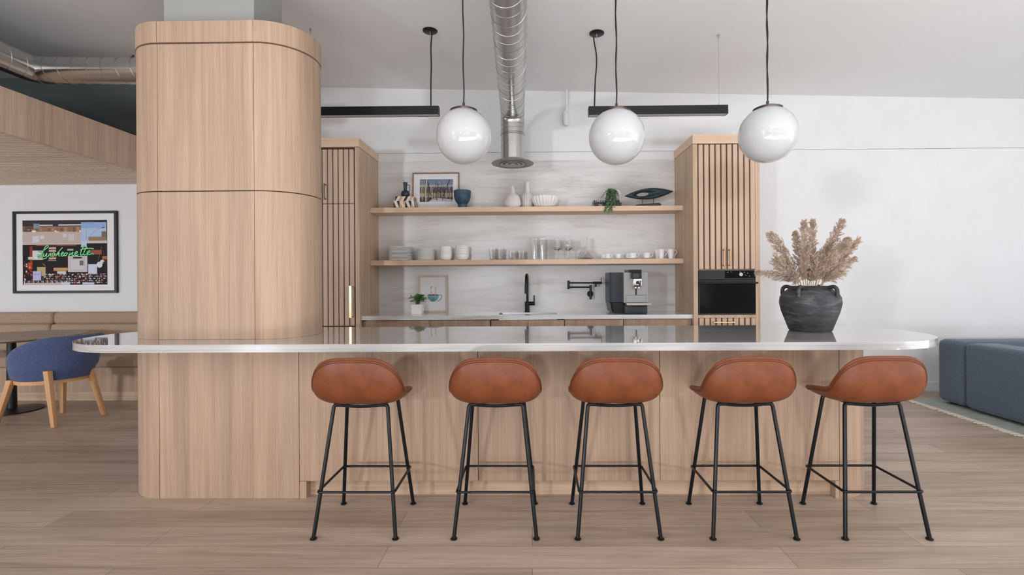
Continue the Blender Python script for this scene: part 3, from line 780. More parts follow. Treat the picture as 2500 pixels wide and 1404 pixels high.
# ------------------------------------------------------------------ blue chair
def blue_chair():
    ce = Vector((-4.42, 4.50, 0))
    t = thing('armchair', 'blue upholstered tub armchair with oak legs in front of the banquette', 'chair', (ce.x, ce.y, 0))
    face = math.radians(172)
    bm = bmesh.new(); rows = []; NN = 44; a_max = math.radians(128)
    for i in range(NN+1):
        f = -a_max+2*a_max*i/NN; ang = face+PI+f
        k = abs(f)/a_max
        top = 0.795-0.0*k if k < 0.28 else 0.795-(0.235*((k-0.28)/0.72)**1.7)
        if k > 0.9: top -= 0.06*((k-0.9)/0.1)**2
        rad = 0.288+0.012*math.cos(f); col_ = []
        ex = 1.0+0.0*f
        def pt(r, z): return bm.verts.new((ce.x+r*math.cos(ang)*1.03, ce.y+r*math.sin(ang)*ex, z))
        zb = 0.405; n = 7
        lean = lambda z: 0.055*max(0, (z-0.42)/0.36)
        outs = [pt(rad-0.03+lean(zb)+0.03*min(1, j/2.0), zb+(top-0.02-zb)*j/n) if j < 2 else pt(rad+lean(zb+(top-0.02-zb)*j/n), zb+(top-0.02-zb)*j/n) for j in range(n+1)]
        tp = [pt(rad+lean(top)-0.012, top-0.004), pt(rad+lean(top)-0.03, top), pt(rad+lean(top)-0.048, top-0.006)]
        ins = [pt(rad-0.06+lean(z)*0.9, z) for z in [top-0.025+(0.42-top+0.025)*j/n for j in range(n+1)]]
        rows.append(outs+tp+ins)
    m = len(rows[0])
    for A, B in zip(rows, rows[1:]):
        for j in range(m): bm.faces.new((A[j], A[(j+1) % m], B[(j+1) % m], B[j]))
    bm.faces.new(rows[0]); bm.faces.new(list(reversed(rows[-1])))
    obj('backrest_shell', bm, BLUEF, t, smooth=50)
    bm = bmesh.new(); lathe(bm, [(0, .405), (.235, .405), (.262, .42), (.262, .475), (.245, .497), (.2, .505), (0, .507)], (ce.x-0.03, ce.y, 0), 40); obj('seat_cushion', bm, BLUEF, t, smooth=50)
    bm = bmesh.new(); lathe(bm, [(.20, .372), (.262, .372), (.262, .404), (.20, .404), (.20, .372)], (ce.x, ce.y, 0), 44); obj('seat_rail', bm, W_CH, t, smooth=30)
    for (fx, fy), (ux, uy), zt_ in (((-4.185, 4.26), (-4.225, 4.245), 0.50), ((-4.09, 4.66), (-4.19, 4.58), 0.56), ((-4.57, 4.74), (-4.53, 4.70), 0.405), ((-4.72, 4.27), (-4.64, 4.33), 0.405)):
        bm = bmesh.new(); r0, r1 = 0.018, 0.024
        lo = [bm.verts.new((fx+a*r0, fy+b*r0, 0)) for a, b in ((-1, -1), (1, -1), (1, 1), (-1, 1))]
        hi = [bm.verts.new((ux+a*r1, uy+b*r1, zt_)) for a, b in ((-1, -1), (1, -1), (1, 1), (-1, 1))]
        bm.faces.new(lo); bm.faces.new(hi)
        for i in range(4): bm.faces.new((lo[i], lo[(i+1) % 4], hi[(i+1) % 4], hi[i]))
        bmesh.ops.bevel(bm, geom=bm.edges[:], offset=0.006, segments=2, profile=0.5, affect='EDGES')
        obj('leg', bm, W_CH, t, smooth=40)
blue_chair()

# ------------------------------------------------------------------ sofa and rug at right
t = thing('sofa', 'slate blue boxy upholstered sofa at the right edge on the rug', 'sofa', (4.9, 4.3, 0.02))
X0 = 4.12
obj('back_section', mbox(X0+0.005, 6.6, 4.745, 5.06, 0.03, 0.652, 0.06, 5), SOFAF, t, smooth=50)
obj('arm_section', mbox(X0, X0+0.31, 3.05, 4.735, 0.03, 0.648, 0.05, 5), SOFAF, t, smooth=50)
obj('seat_cushion', mbox(X0+0.315, 6.6, 3.05, 4.735, 0.03, 0.43, 0.05, 5), SOFAF, t, smooth=50)
bm = bmesh.new()
for x in (4.2, 5.4, 6.4):
    for y in (3.15, 4.95): box(bm, x, x+0.05, y-0.03, y+0.03, 0.011, 0.045)
obj('feet', bm, BLKM, t)
t = thing('area_rug', 'sage green flat-weave rug with cream fringe under the slate sofa', 'rug', (5.3, 4.3, 0))
RX = 3.93
obj('rug_body', mbox(RX, 7.2, 2.2, 5.18, 0, 0.010), RUGM, t)
bm = bmesh.new(); y = 2.21
while y < 5.17:
    L_ = 0.075+random.uniform(-.015, .015); dy = random.uniform(-.03, .03)
    tube(bm, [(RX, y, 0.006), (RX-L_*0.5, y+dy*0.4, 0.006), (RX-L_, y+dy, 0.005)], [0.0035, 0.005, 0.0035], 5); y += 0.0135
tag(obj('fringe', bm, FRNG, t), None, None, None, 'stuff')

# ------------------------------------------------------------------ tableware on the lower shelf
def lathe_obj(name, prof, c, m, parent=None, seg=32, smooth=40):
    bm = bmesh.new(); lathe(bm, prof, c, seg); return obj(name, bm, m, parent, None if parent else c, smooth)
ORD = ['bottom', 'second from the bottom', 'third from the bottom', 'fourth from the bottom', 'fifth from the bottom', 'sixth from the bottom',
       'seventh from the bottom', 'fifth from the top', 'fourth from the top', 'third from the top', 'second from the top', 'topmost']
SY = 5.385
def px_w(px0, px1, Y): return at(px1, 620, Y).x-at(px0, 620, Y).x
def plates(pc, r, n, zt_, lab, grp):
    c = at(pc, 620, SY); step = (zt_-ZS2-0.012)/(n-1)
    prof = [(0, 0), (r*0.58, 0), (r*0.66, 0.0012), (r*0.93, 0.0055), (r*0.995, 0.0095), (r, 0.0135), (r*0.985, 0.0138), (r*0.80, 0.0075), (r*0.60, 0.0042), (0, 0.0042)]
    first = None; names = ORD[:7]+ORD[-(n-7):]
    for k in range(n):
        z = ZS2+k*step; dx = random.uniform(-.0025, .0025)
        l = '%s, %s' % (lab, names[k] if n != 12 else ORD[k])
        if first is None:
            first = tag(lathe_obj('dinner_plate' if r > .12 else 'side_plate', prof, (0, 0, 0), WHT, seg=48, smooth=60), l, 'plate', grp); first.location = (c.x+dx, SY, z)
        else:
            o = first.copy(); C.objects.link(o); o.location = (c.x+dx, SY, z); o['label'] = l
plates(977.5, px_w(948, 1007, SY)/2, 11, at(977, 603.5, SY).z, 'white dinner plate in the large stack at the left shelf end', 'large white plates stacked on the shelf')
plates(1039.5, px_w(1018, 1061, SY)/2, 11, at(1039, 608, SY).z, 'small white plate in the stack beside the dinner plates', 'small white plates stacked on the shelf')
def bowls(pc, r, zt_, lab):
    c = at(pc, 620, SY); prof0 = [(0, 0), (r*.45, 0), (r*.76, .008), (r*.91, .030), (r*.95, .055), (r*.96, .076), (r, .080), (r, .084), (r*.96, .084), (r*.90, .055), (r*.86, .032), (r*.70, .013), (0, .008)]
    step = (zt_-ZS2-0.082)/3; first = None
    for k in range(4):
        l = '%s, %s' % (lab, ['bottom of four', 'second from the bottom', 'second from the top', 'topmost'][k])
        if first is None: first = tag(lathe_obj('bowl', prof0, (0, 0, 0), WHT, seg=40), l, 'bowl', 'white bowls stacked on the shelf'); first.location = (c.x, SY, ZS2)
        else:
            o = first.copy(); C.objects.link(o); o.location = (c.x+random.uniform(-.001, .001), SY, ZS2+k*step); o['label'] = l
bowls(1088.5, px_w(1073, 1104, SY)/2, at(1088, 603, SY).z, 'white bowl in the left nested stack')
bowls(1129, px_w(1112.5, 1146, SY)/2, at(1129, 601, SY).z, 'white bowl in the right nested stack')

def glass_prof(r0, r1, h, base=0.012, t=0.0022):
    return [(0, 0), (r0, 0), (r1, h), (r1-t, h), (r0-t, base), (0, base)]
def glassware(name, prof, spots, cat, grp):
    first = None
    for px, Y, l in spots:
        c = at(px, 630, Y)
        if first is None: first = tag(lathe_obj(name, prof, (0, 0, 0), GLASS, seg=28, smooth=35), l, cat, grp); first.location = (c.x, Y, ZS2)
        else:
            o = first.copy(); C.objects.link(o); o.location = (c.x, Y, ZS2); o['label'] = l
k = SY/F
glassware('tumbler', glass_prof(7.2*k, 9.2*k, 0.132), [(1203, 5.36, 'medium clear tumbler, leftmost glass on the lower shelf'), (1222, 5.36, 'medium clear tumbler, second glass from the left on the lower shelf')], 'glass', 'clear tumblers')
glassware('whisky_glass', glass_prof(9.3*k, 10.0*k, 0.098, 0.022), [(1252, 5.36, 'short thick clear glass, left of the two short ones'), (1273.5, 5.36, 'short thick clear glass, right of the two short ones')], 'glass', 'short clear glasses')
glassware('highball_glass', glass_prof(7.2*k, 8.3*k, 0.235, 0.022), [(1306, 5.36, 'tall clear highball glass, left of the pair'), (1325, 5.36, 'tall clear highball glass, right of the pair')], 'glass', 'tall clear glasses')
wg = [(0, 0), (.040, 0), (.040, .002), (.007, .006), (.0045, .02), (.0045, .092), (.012, .102), (.046, .128), (.050, .145), (.047, .185), (.041, .226), (.0395, .226), (.0455, .185), (.0485, .146), (.044, .130), (.010, .106), (0, .104)]
glassware('wine_glass', wg, [(1360.5, 5.38, 'clear stemmed wine glass, left of the pair'), (1387.5, 5.38, 'clear stemmed wine glass, right of the pair')], 'glass', 'clear wine glasses')
dc = [(0, .004), (.04, 0), (.074, .008), (.084, .026), (.076, .050), (.040, .100), (.020, .135), (.0165, .165), (.019, .215), (.026, .244), (.025, .244), (.0175, .215), (.0150, .165), (.018, .135), (.038, .100), (.074, .050), (.082, .026), (.072, .010), (.04, .006), (0, .012)]
glassware('glass_decanter', dc, [(1429, 5.38, 'wide based clear glass decanter between the wine glasses and the cups')], 'decanter', None)

def cup_thing(name, r0, r1, h, hx, hz0, hz1, label, saucer=None, tag_cat='cup', grp=None):
    t = thing(name, label, tag_cat, (0, 0, 0), grp); z0 = 0.0
    prof = [(0, 0), (r0*0.8, 0), (r0, .002), (r0+(r1-r0)*.55, h*.45), (r1, h), (r1-.003, h), (r0+(r1-r0)*.55-.003, h*.45), (r0-.003, .006), (0, .005)]
    bm = bmesh.new(); lathe(bm, prof, (0, 0, 0), 32); obj('cup_body', bm, WHT, t, smooth=50)
    bm = bmesh.new(); tube(bm, smoothpath([(r1*0.93, 0, hz1), (r1+hx*.5, 0, hz1+.006), (r1+hx, 0, hz1-.008), (r1+hx*.85, 0, (hz0+hz1)/2), (r1+hx*.2, 0, hz0+.004), (r0*1.0, 0, hz0-.002)], 4), 0.0032, 8)
    obj('handle', bm, WHT, t, smooth=60); return t
def saucer(label, c, r, grp):
    return tag(lathe_obj('saucer', [(0, 0), (r*.5, 0), (r*.6, .003), (r, .011), (r*.985, .013), (r*.55, .006), (0, .006)], c, WHT, seg=36), label, 'saucer', grp)
def row(builder_args, spots, sr, sgrp, snames):
    first = None
    for (px, Y, lab, rz), sl in zip(spots, snames):
        c = at(px, 625, Y); z = ZS2
        if sr: saucer(sl, (c.x, Y, ZS2), sr, sgrp); z += 0.0065
        if first is None: first = cup_thing(*builder_args, lab, grp=builder_args_grp); place(first, (c.x, Y, z), rz)
        else: dup(first, (c.x, Y, z), rz, lab)
builder_args_grp = 'white espresso cups'
row(('espresso_cup', .021, .032, .052, .016, .014, .043), [(1483.5, 5.34, 'small white espresso cup at the left of the cups, handle to the right', 0), (1509.5, 5.34, 'small white espresso cup with no handle showing, second saucer from the left', PI/2),
    (1473.5, 5.46, 'small white espresso cup standing behind the leftmost espresso cup', 0)], 12.5*k, 'white espresso saucers',
    ['small white saucer under the front left espresso cup', 'small white saucer under the handleless looking espresso cup', 'small white saucer behind the leftmost espresso saucer'])
builder_args_grp = 'white cappuccino cups'
row(('coffee_cup', .027, .043, .060, .024, .016, .050), [(1544.5, 5.34, 'wide white coffee cup, left one of the two front coffee cups', 0), (1579, 5.34, 'wide white coffee cup, right one beside the mugs', 0),
    (1535, 5.46, 'wide white coffee cup standing behind the left coffee cup', 0)], 16.5*k, 'white coffee saucers',
    ['white saucer under the left front coffee cup', 'white saucer under the coffee cup nearest the mugs', 'white saucer at the back behind the left coffee cup'])
builder_args_grp = 'white mugs'
row(('mug', .025, .037, .105, .026, .034, .088), [(1614.5, 5.34, 'tall white mug, left of the two front mugs', 0), (1638, 5.34, 'tall white mug farthest right on the lower shelf', 0),
    (1606.5, 5.45, 'tall white mug half hidden behind the left front mug', 0)], None, '', ['', '', ''])

# ------------------------------------------------------------------ upper shelf
def at_shelf(px, Y): p = at(px, 500, Y); return Vector((p.x, Y, ZS1))
kU = F/5.36
# geometric storage boxes
CR, TN, BKK = mat('cream_inlay', (232, 222, 208), 0.45), mat('tan_inlay', (206, 170, 136), 0.45), mat('black_inlay', (38, 40, 44), 0.4)
def inlay_box(x0, x1, y0, y1, z0, z1, n, label, ph):
    t = thing('inlay_box', label, 'box', ((x0+x1)/2, (y0+y1)/2, z0), 'triangle patterned boxes')
    zl = z0+(z1-z0)*0.74
    obj('box_body', mbox(x0+.001, x1-.001, y0+.001, y1-.001, z0, zl-.0005), CR, t)
    obj('lid', mbox(x0+.001, x1-.001, y0+.001, y1-.001, zl, z1), CR, t)
    bm = bmesh.new(); cols = [2, 0, 1, 0, 2, 1]
    def tri(a, b, c, mi):
        f = bm.faces.new([bm.verts.new(q) for q in (a, b, c)]); f.material_index = mi
    w_ = (x1-x0)/n
    for i in range(n):
        a, b = x0+i*w_, x0+(i+1)*w_
        m1, m2 = [(1, 0), (0, 2), (2, 0), (0, 1)][(i+ph) % 4]
        if ph % 2 == 0: tri((a, y0, z0), (a, y0, z1), (b, y0, z1), m1); tri((a, y0, z0), (b, y0, z1), (b, y0, z0), m2)
        else: tri((a, y0, z0), (a, y0, z1), (b, y0, z0), m2); tri((a, y0, z1), (b, y0, z1), (b, y0, z0), m1)
    dn = max(2, int((y1-y0)/w_))
    for i in range(dn):
        a, b = y0+(y1-y0)*i/dn, y0+(y1-y0)*(i+1)/dn; m1, m2 = [(2, 0), (0, 2), (2, 1)][(i+ph) % 3]
        tri((x1, a, z0), (x1, a, z1), (x1, b, z0), m1); tri((x1, a, z1), (x1, b, z1), (x1, b, z0), m2)
    me = bpy.data.meshes.new('inlay_pattern'); o = bpy.data.objects.new('inlay_pattern', me); C.objects.link(o)
    bmesh.ops.translate(bm, verts=bm.verts, vec=-org(t)); bm.to_mesh(me); bm.free(); o.parent = t
    for m_ in (CR, TN, BKK): me.materials.append(m_)
    return t
bY = 5.29
b0, b1 = at(961, 505, bY).x, at(1011, 505, bY).x; zb1 = at(990, 490.5, bY).z
inlay_box(b0, b1, bY, bY+.17, ZS1, zb1, 7, 'lower and wider triangle patterned box on the upper shelf', 1)
zb2 = at(990, 479, bY+.01).z
inlay_box(at(965, 485, bY+.01).x, at(1009.5, 485, bY+.01).x, bY+.012, bY+.155, zb1+.0005, zb2, 7, 'upper smaller triangle patterned box under the dark jug', 2)
c = at(989.5, 478, bY+.075); t = thing('jug', 'dark navy jug with long neck and square handle on the patterned boxes', 'jug', (c.x, bY+.08, zb2))
jr = 10.8/kU; nt = at(990, 445.5, bY+.08).z-zb2
lathe_obj('jug_body', [(0, 0), (jr*.62, 0), (jr*.95, .018), (jr, .038), (jr*.85, .062), (jr*.45, .076), (jr*.36, .080), (jr*.50, nt), (jr*.44, nt), (jr*.3, .084), (0, .07)], (c.x, bY+.08, zb2), NAVY, t)
bm = bmesh.new(); tube(bm, fillet([(c.x+jr*.44, bY+.08, zb2+nt-.028), (c.x+jr*.98, bY+.08, zb2+nt-.028), (c.x+jr*.86, bY+.08, zb2+.055)], .006, 4), .0038, 8); obj('handle', bm, NAVY, t, smooth=60)

# picture helper: flat artwork on a board, layered polygons in (u, v) of the picture plane
class Art:
    def __init__(s): s.bm = bmesh.new(); s.mats = []; s.L = 0
    def mi(s, m):
        if m not in s.mats: s.mats.append(m)
        return s.mats.index(m)
    def poly(s, pts, m, d=None):
        s.L += 1; z = 0.000008*s.L if d is None else d
        f = s.bm.faces.new([s.bm.verts.new((u, -z, v)) for u, v in pts]); f.material_index = s.mi(m); f.normal_update()
        if f.normal.y > 0: f.normal_flip()
    def rect(s, u0, u1, v0, v1, m): s.poly([(u0, v0), (u1, v0), (u1, v1), (u0, v1)], m)
    def stroke(s, pts, w, m, k=5, smooth=True):
        P = smoothpath([(p[0], 0, p[1]) for p in pts], k) if smooth else [Vector((p[0], 0, p[1])) for p in pts]
        s.L += 1; z = 0.000008*s.L; L, Rr = [], []
        for i, p in enumerate(P):
            t = (P[min(i+1, len(P)-1)]-P[max(i-1, 0)]); t.normalize(); n = Vector((-t.z, 0, t.x))
            ww = w[0]+(w[1]-w[0])*i/(len(P)-1) if isinstance(w, tuple) else w
            L.append(s.bm.verts.new((p.x+n.x*ww/2, -z, p.z+n.z*ww/2))); Rr.append(s.bm.verts.new((p.x-n.x*ww/2, -z, p.z-n.z*ww/2)))
        for i in range(len(P)-1):
            f = s.bm.faces.new((L[i], L[i+1], Rr[i+1], Rr[i])); f.material_index = s.mi(m); f.normal_update()
            if f.normal.y > 0: f.normal_flip()
    def ell(s, u, v, a, b, m, n=16, a0=0, a1=2*PI): s.poly([(u+a*math.cos(a0+(a1-a0)*i/n), v+b*math.sin(a0+(a1-a0)*i/n)) for i in range(n if a1-a0 > 6.2 else n+1)], m)
def ink(r, g, b): return mat('ink_%d_%d_%d' % (r, g, b), (r, g, b), 0.6, spec=0.2)
def framed(name, label, W_, H_, fw, fd, fm, art, loc, lean=0.0, mat_w=0.0, cat='picture', board=PAPER, glossy=False, group=None):
    """picture in its own frame coordinates: origin bottom centre, front faces -y; leaned back by lean radians"""
    t = thing(name, label, cat, (0, 0, 0), group)
    bm = bmesh.new()
    box(bm, -W_/2, W_/2, -fd, 0, H_-fw, H_, .001, 1); box(bm, -W_/2, W_/2, -fd, 0, 0, fw, .001, 1)
    box(bm, -W_/2, -W_/2+fw, -fd, 0, fw, H_-fw, .001, 1); box(bm, W_/2-fw, W_/2, -fd, 0, fw, H_-fw, .001, 1)
    obj('frame', bm, fm, t)
    obj('mat_board', mbox(-W_/2+fw+.0002, W_/2-fw-.0002, -fd*.45, -.001, fw+.0002, H_-fw-.0002), board, t)
    if art:
        me = bpy.data.meshes.new('print'); o = bpy.data.objects.new('print', me); C.objects.link(o)
        bmesh.ops.translate(art.bm, verts=art.bm.verts, vec=(0, -fd*.45-.0004, 0)); art.bm.to_mesh(me); art.bm.free()
        for m_ in art.mats: me.materials.append(m_)
        o.parent = t
    t.location = loc; t.rotation_euler = (-lean, 0, 0)
    return t

# winter trees print
pY = 5.50; xl, xr_ = at(1007, 460, pY).x, at(1121, 460, pY).x; W_ = xr_-xl; H_ = at(1064, 421, pY).z-ZS1
A = Art(); aw, ah = W_*.355, (at(1064, 437, pY).z-at(1064, 493, pY).z)/2; av = at(1064, 465, pY).z-ZS1; ac = W_*.01
rnd = random.Random(3)
def rr(u0, u1, v0, v1, m): A.rect(ac+u0*aw, ac+u1*aw, av+v0*ah, av+v1*ah, m)
rr(-1, 1, -1, 1, ink(120, 134, 158)); rr(-1, 1, -.1, .5, ink(176, 176, 164)); rr(-1, 1, .12, .32, ink(92, 104, 126)); rr(-1, 1, -.22, .12, ink(104, 84, 80)); rr(-1, 1, -.62, -.22, ink(168, 158, 140)); rr(-1, 1, -1, -.6, ink(70, 72, 68))
A.poly([(ac-.5*aw, av-ah), (ac+aw, av-ah), (ac+aw, av-.8*ah), (ac-.1*aw, av-.62*ah)], ink(196, 198, 206))
for i in range(240):
    u, v = rnd.uniform(-.96, .9), rnd.uniform(-.95, .85); w_, h_ = rnd.uniform(.02, .10), rnd.uniform(.01, .05)
    c_ = rnd.choice([(70, 62, 60), (206, 194, 160), (186, 176, 150), (86, 96, 116), (150, 130, 116), (60, 64, 58), (170, 176, 188)] if v < .4 else [(140, 156, 178), (104, 116, 140), (200, 190, 158), (160, 168, 180)])
    rr(u, min(.98, u+w_), v, min(.98, v+h_), ink(*c_))
for i in range(22):
    u = -.93+1.86*(i+rnd.uniform(-.3, .3))/21; v0 = rnd.uniform(-.9, -.4); v1 = rnd.uniform(.2, .95); w_ = rnd.uniform(.02, .05)
    A.stroke([(ac+u*aw, av+v0*ah), (ac+(u+rnd.uniform(-.03, .03))*aw, av+(v0+v1)/2*ah), (ac+max(-.95, min(.95, u+rnd.uniform(-.06, .06)))*aw, av+v1*ah)], (w_*aw, w_*aw*.5), ink(*rnd.choice([(216, 200, 168), (206, 190, 156), (58, 54, 52), (92, 84, 76)])), 4)
for u0, u1 in ((.42, .8), (-.3, -.55)):
    A.stroke([(ac+u0*aw, av-.5*ah), (ac+(u0+u1)/2*aw, av+.2*ah), (ac+u1*aw, av+.93*ah)], .04*aw, ink(52, 48, 48), 4)
A.stroke([(ac-.62*aw, av-.98*ah), (ac-.64*aw, av), (ac-.58*aw, av+.95*ah)], .06*aw, ink(220, 204, 174), 4)
framed('framed_print', 'bronze framed winter trees print leaning on the upper shelf', W_, H_, .012, .016, mat('bronze_frame', (150, 112, 82), .35, .5), A, ((xl+xr_)/2, pY, ZS1), lean=-0.03*0+0.06)

c = at_shelf(1129, 5.335); R_ = 21/kU; h = at(1129, 466, 5.335).z-ZS1
solo_ = lathe_obj('footed_bowl', [(0, 0), (R_*.52, 0), (R_*.50, .030), (R_*.55, .042), (R_*.50, .048), (R_*.64, .056), (R_*.84, .080), (R_*.96, .115), (R_, h), (R_*.95, h), (R_*.91, .115), (R_*.76, .084), (R_*.4, .062), (0, .060)], c, BLUEB, seg=48)
tag(solo_, 'slate blue footed bowl in front of the winter trees print', 'bowl')
c = at_shelf(1251, 5.345); R_ = 21/kU; h = at(1251, 453, 5.345).z-ZS1
tag(lathe_obj('ceramic_vase', [(0, 0), (R_*.74, 0), (R_*.80, .012), (R_*.98, .032), (R_, .045), (R_*.94, .08), (R_*.82, .122), (R_*.66, .139), (R_*.42, .150), (R_*.30, .168), (R_*.20, h-.010), (R_*.15, h), (R_*.11, h), (R_*.14, h-.02), (0, .15)], c, WHTM, seg=48), 'squat white ceramic vase with a short narrow neck', 'vase')
def ribbed(name, prof, c, m, n, amp, label, cat, flare=False):
    bm = bmesh.new(); seg = n*8; rings = []
    for r, z, kf in prof:
        if r < 1e-6: rings.append([bm.verts.new((c[0], c[1], c[2]+z))]); continue
        rings.append([bm.verts.new((c[0]+r*(1+amp*kf*abs(math.cos(n*PI*i/seg)))*math.cos(2*PI*i/seg), c[1]+r*(1+amp*kf*abs(math.cos(n*PI*i/seg)))*math.sin(2*PI*i/seg), c[2]+z)) for i in range(seg)])
    for A_, B_ in zip(rings, rings[1:]):
        for i in range(seg):
            j = (i+1) % seg
            if len(A_) == 1: bm.faces.new((A_[0], B_[i], B_[j]))
            elif len(B_) == 1: bm.faces.new((A_[i], B_[0], A_[j]))
            else: bm.faces.new((A_[i], B_[i], B_[j], A_[j]))
    return solo(name, bm, m, label, cat, c, smooth=40)
c = at_shelf(1287, 5.46); R_ = 15/kU; h = at(1287, 445, 5.46).z-ZS1
ribbed('fluted_vase', [(0, 0, 0), (R_*.85, 0, 1), (R_*.9, .10, 1), (R_*.98, .135, 1), (R_*.85, .155, 1), (R_*.55, .172, .6), (R_*.40, .19, 0), (R_*.36, h-.01, 0), (R_*.40, h, 0), (R_*.32, h, 0), (R_*.3, .19, 0), (0, .17, 0)], c, WHTM, 16, .08, 'taller white fluted bottle vase beside the squat vase', 'vase')
c = at_shelf(1331, 5.38); R_ = 33/kU; h = at(1331, 482, 5.38).z-ZS1
ribbed('fluted_bowl', [(0, 0, 0), (R_*.5, 0, .3), (R_*.72, .022, .8), (R_*.9, h*.6, 1), (R_*.97, h, 1), (R_*.93, h, 1), (R_*.84, h*.6, 1), (R_*.6, .02, .5), (0, .012, 0)], c, WHTM, 22, .07, 'wide white fluted bowl on the upper shelf', 'bowl')

# books
def text_mesh(body, size, m, parent, loc, depth=0.0003, name='lettering', rot=(PI/2, 0, 0), spacing=1.0):
    cu = bpy.data.curves.new(name, 'FONT'); cu.body = body; cu.size = size; cu.extrude = depth; cu.space_character = spacing
    tmp = bpy.data.objects.new('tmp_text', cu); C.objects.link(tmp); bpy.context.view_layer.update()
    me = bpy.data.meshes.new_from_object(tmp.evaluated_get(bpy.context.evaluated_depsgraph_get())); me.name = name
    bpy.data.objects.remove(tmp)
    o = bpy.data.objects.new(name, me); me.materials.clear(); me.materials.append(m); C.objects.link(o)
    o.parent = parent; o.location = Vector(loc)-org(parent); o.rotation_euler = rot
    return o
bkY = 5.30; x0, x1 = at(1449.5, 499, bkY).x, at(1517, 499, bkY).x; zm = at(1480, 494.5, bkY).z; zt2 = at(1480, 489, bkY).z
PG = mat('book_pages', (206, 200, 190), .8)
for nm, a, b, z0, z1, lab, tx in (('b', x0, x1, ZS1, zm, 'black book lying at the bottom under the trailing plant', 'TH'), ('a', x0+.002, x1-.018, zm+.0004, zt2, 'black book with CREATE on its spine, upper of the two', 'CREATE')):
    t = thing('book', lab, 'book', ((a+b)/2, bkY+.1, z0), 'black books lying on the upper shelf')
    bm = bmesh.new(); box(bm, a, b, bkY, bkY+.19, z0, z0+.003); box(bm, a, b, bkY, bkY+.19, z1-.003, z1); box(bm, a, b, bkY, bkY+.003, z0+.003, z1-.003)
    obj('cover', bm, MACHD, t); obj('pages', mbox(a+.004, b-.004, bkY+.0032, bkY+.186, z0+.0031, z1-.0031), PG, t)
    text_mesh(tx, .026, PAPER, t, (a+(.012 if tx == 'CREATE' else .052), bkY-.0004, z0+(z1-z0)*.2), spacing=1.25)
c = at(1508, 480, 5.40); bm = bmesh.new()
bmesh.ops.create_icosphere(bm, subdivisions=4, radius=1); rn = random.Random(5); sd = [(Vector((rn.uniform(-1, 1), rn.uniform(-1, 1), rn.uniform(-1, 1))).normalized()) for _ in range(60)]
for v in bm.verts:
    d_ = min((v.co-q).length for q in sd); v.co = Vector((v.co.x*.040, v.co.y*.030, v.co.z*.066))*(0.9+.35*min(.35, d_))
zc_ = zt2+.0665; bmesh.ops.translate(bm, verts=bm.verts, vec=(c.x, 5.40, zc_))
solo('coral_ornament', bm, mat('white_coral', (226, 222, 218), .7), 'rough white oval stone ornament behind the trailing plant', 'ornament', (c.x, 5.40, zt2), smooth=30)
def leaf(bm, p, d, L, W, up=Vector((0, 0, 1))):
    d = d.normalized(); s_ = d.cross(up)
    if s_.length < 1e-3: s_ = Vector((1, 0, 0))
    s_.normalize(); n = s_.cross(d)
    q = [p, p+d*L*.35+s_*W*.5+n*L*.06, p+d*L*.75+s_*W*.4+n*L*.06, p+d*L, p+d*L*.75-s_*W*.4+n*L*.06, p+d*L*.35-s_*W*.5+n*L*.06]
    v = [bm.verts.new(x) for x in q]; m_ = bm.verts.new(p+d*L*.5-n*L*.03)
    for i in range(6): bm.faces.new((v[i], v[(i+1) % 6], m_))
# trailing plant: small pot on the books, strands falling to the shelf edge
c = at(1491, 478, 5.36); t = thing('trailing_plant', 'small trailing green plant spilling over the black books', 'plant', (c.x, 5.36, zt2))
lathe_obj('pot', [(0, 0), (.020, 0), (.026, .055), (.023, .055), (.018, .045), (0, .045)], (c.x, 5.36, zt2), MACHD, t, 24)
bs = bmesh.new(); bl = bmesh.new(); rn = random.Random(11)
for i in range(48):
    a = rn.uniform(0, 2*PI); top = Vector((c.x+rn.uniform(-.016, .016), 5.36+rn.uniform(-.014, .01), zt2+.052)); out = rn.uniform(.02, .075)
    fr = Vector((math.cos(a)*out, -abs(math.sin(a))*out-.012, 0)); fall = rn.uniform(.03, .20) if rn.random() < .75 else .20
    h_ = rn.uniform(.02, .07)
    end = top+fr*1.2+Vector((rn.uniform(-.03, .02), 0, -fall))
    if end.z < ZS1+.008: end.y = min(end.y, bkY-.062); end.x = c.x+rn.uniform(-.10, .03)
    else: end.z = max(end.z, zt2+.004 if end.y > bkY-.006 else ZS1+.006)
    mid2 = Vector(((top.x+fr.x+end.x)/2, min(end.y, bkY-.014) if fall > .08 else end.y, (top.z+end.z)/2+.01))
    pts = smoothpath([top, top+fr*.6+Vector((0, 0, h_)), top+fr+Vector((0, 0, h_*.5)), mid2, end], 5)
    tube(bs, pts, .0011, 4)
    for p in pts[3:]:
        for _ in range(3): leaf(bl, p+Vector((rn.uniform(-.004, .004), rn.uniform(-.006, .001), rn.uniform(-.003, .003))), Vector((rn.uniform(-1, 1), rn.uniform(-1.2, .1), rn.uniform(-.7, .8))), rn.uniform(.012, .020), rn.uniform(.006, .010))
obj('stems', bs, STEMG, t, smooth=60); obj('foliage', bl, LEAF2, t, smooth=80)

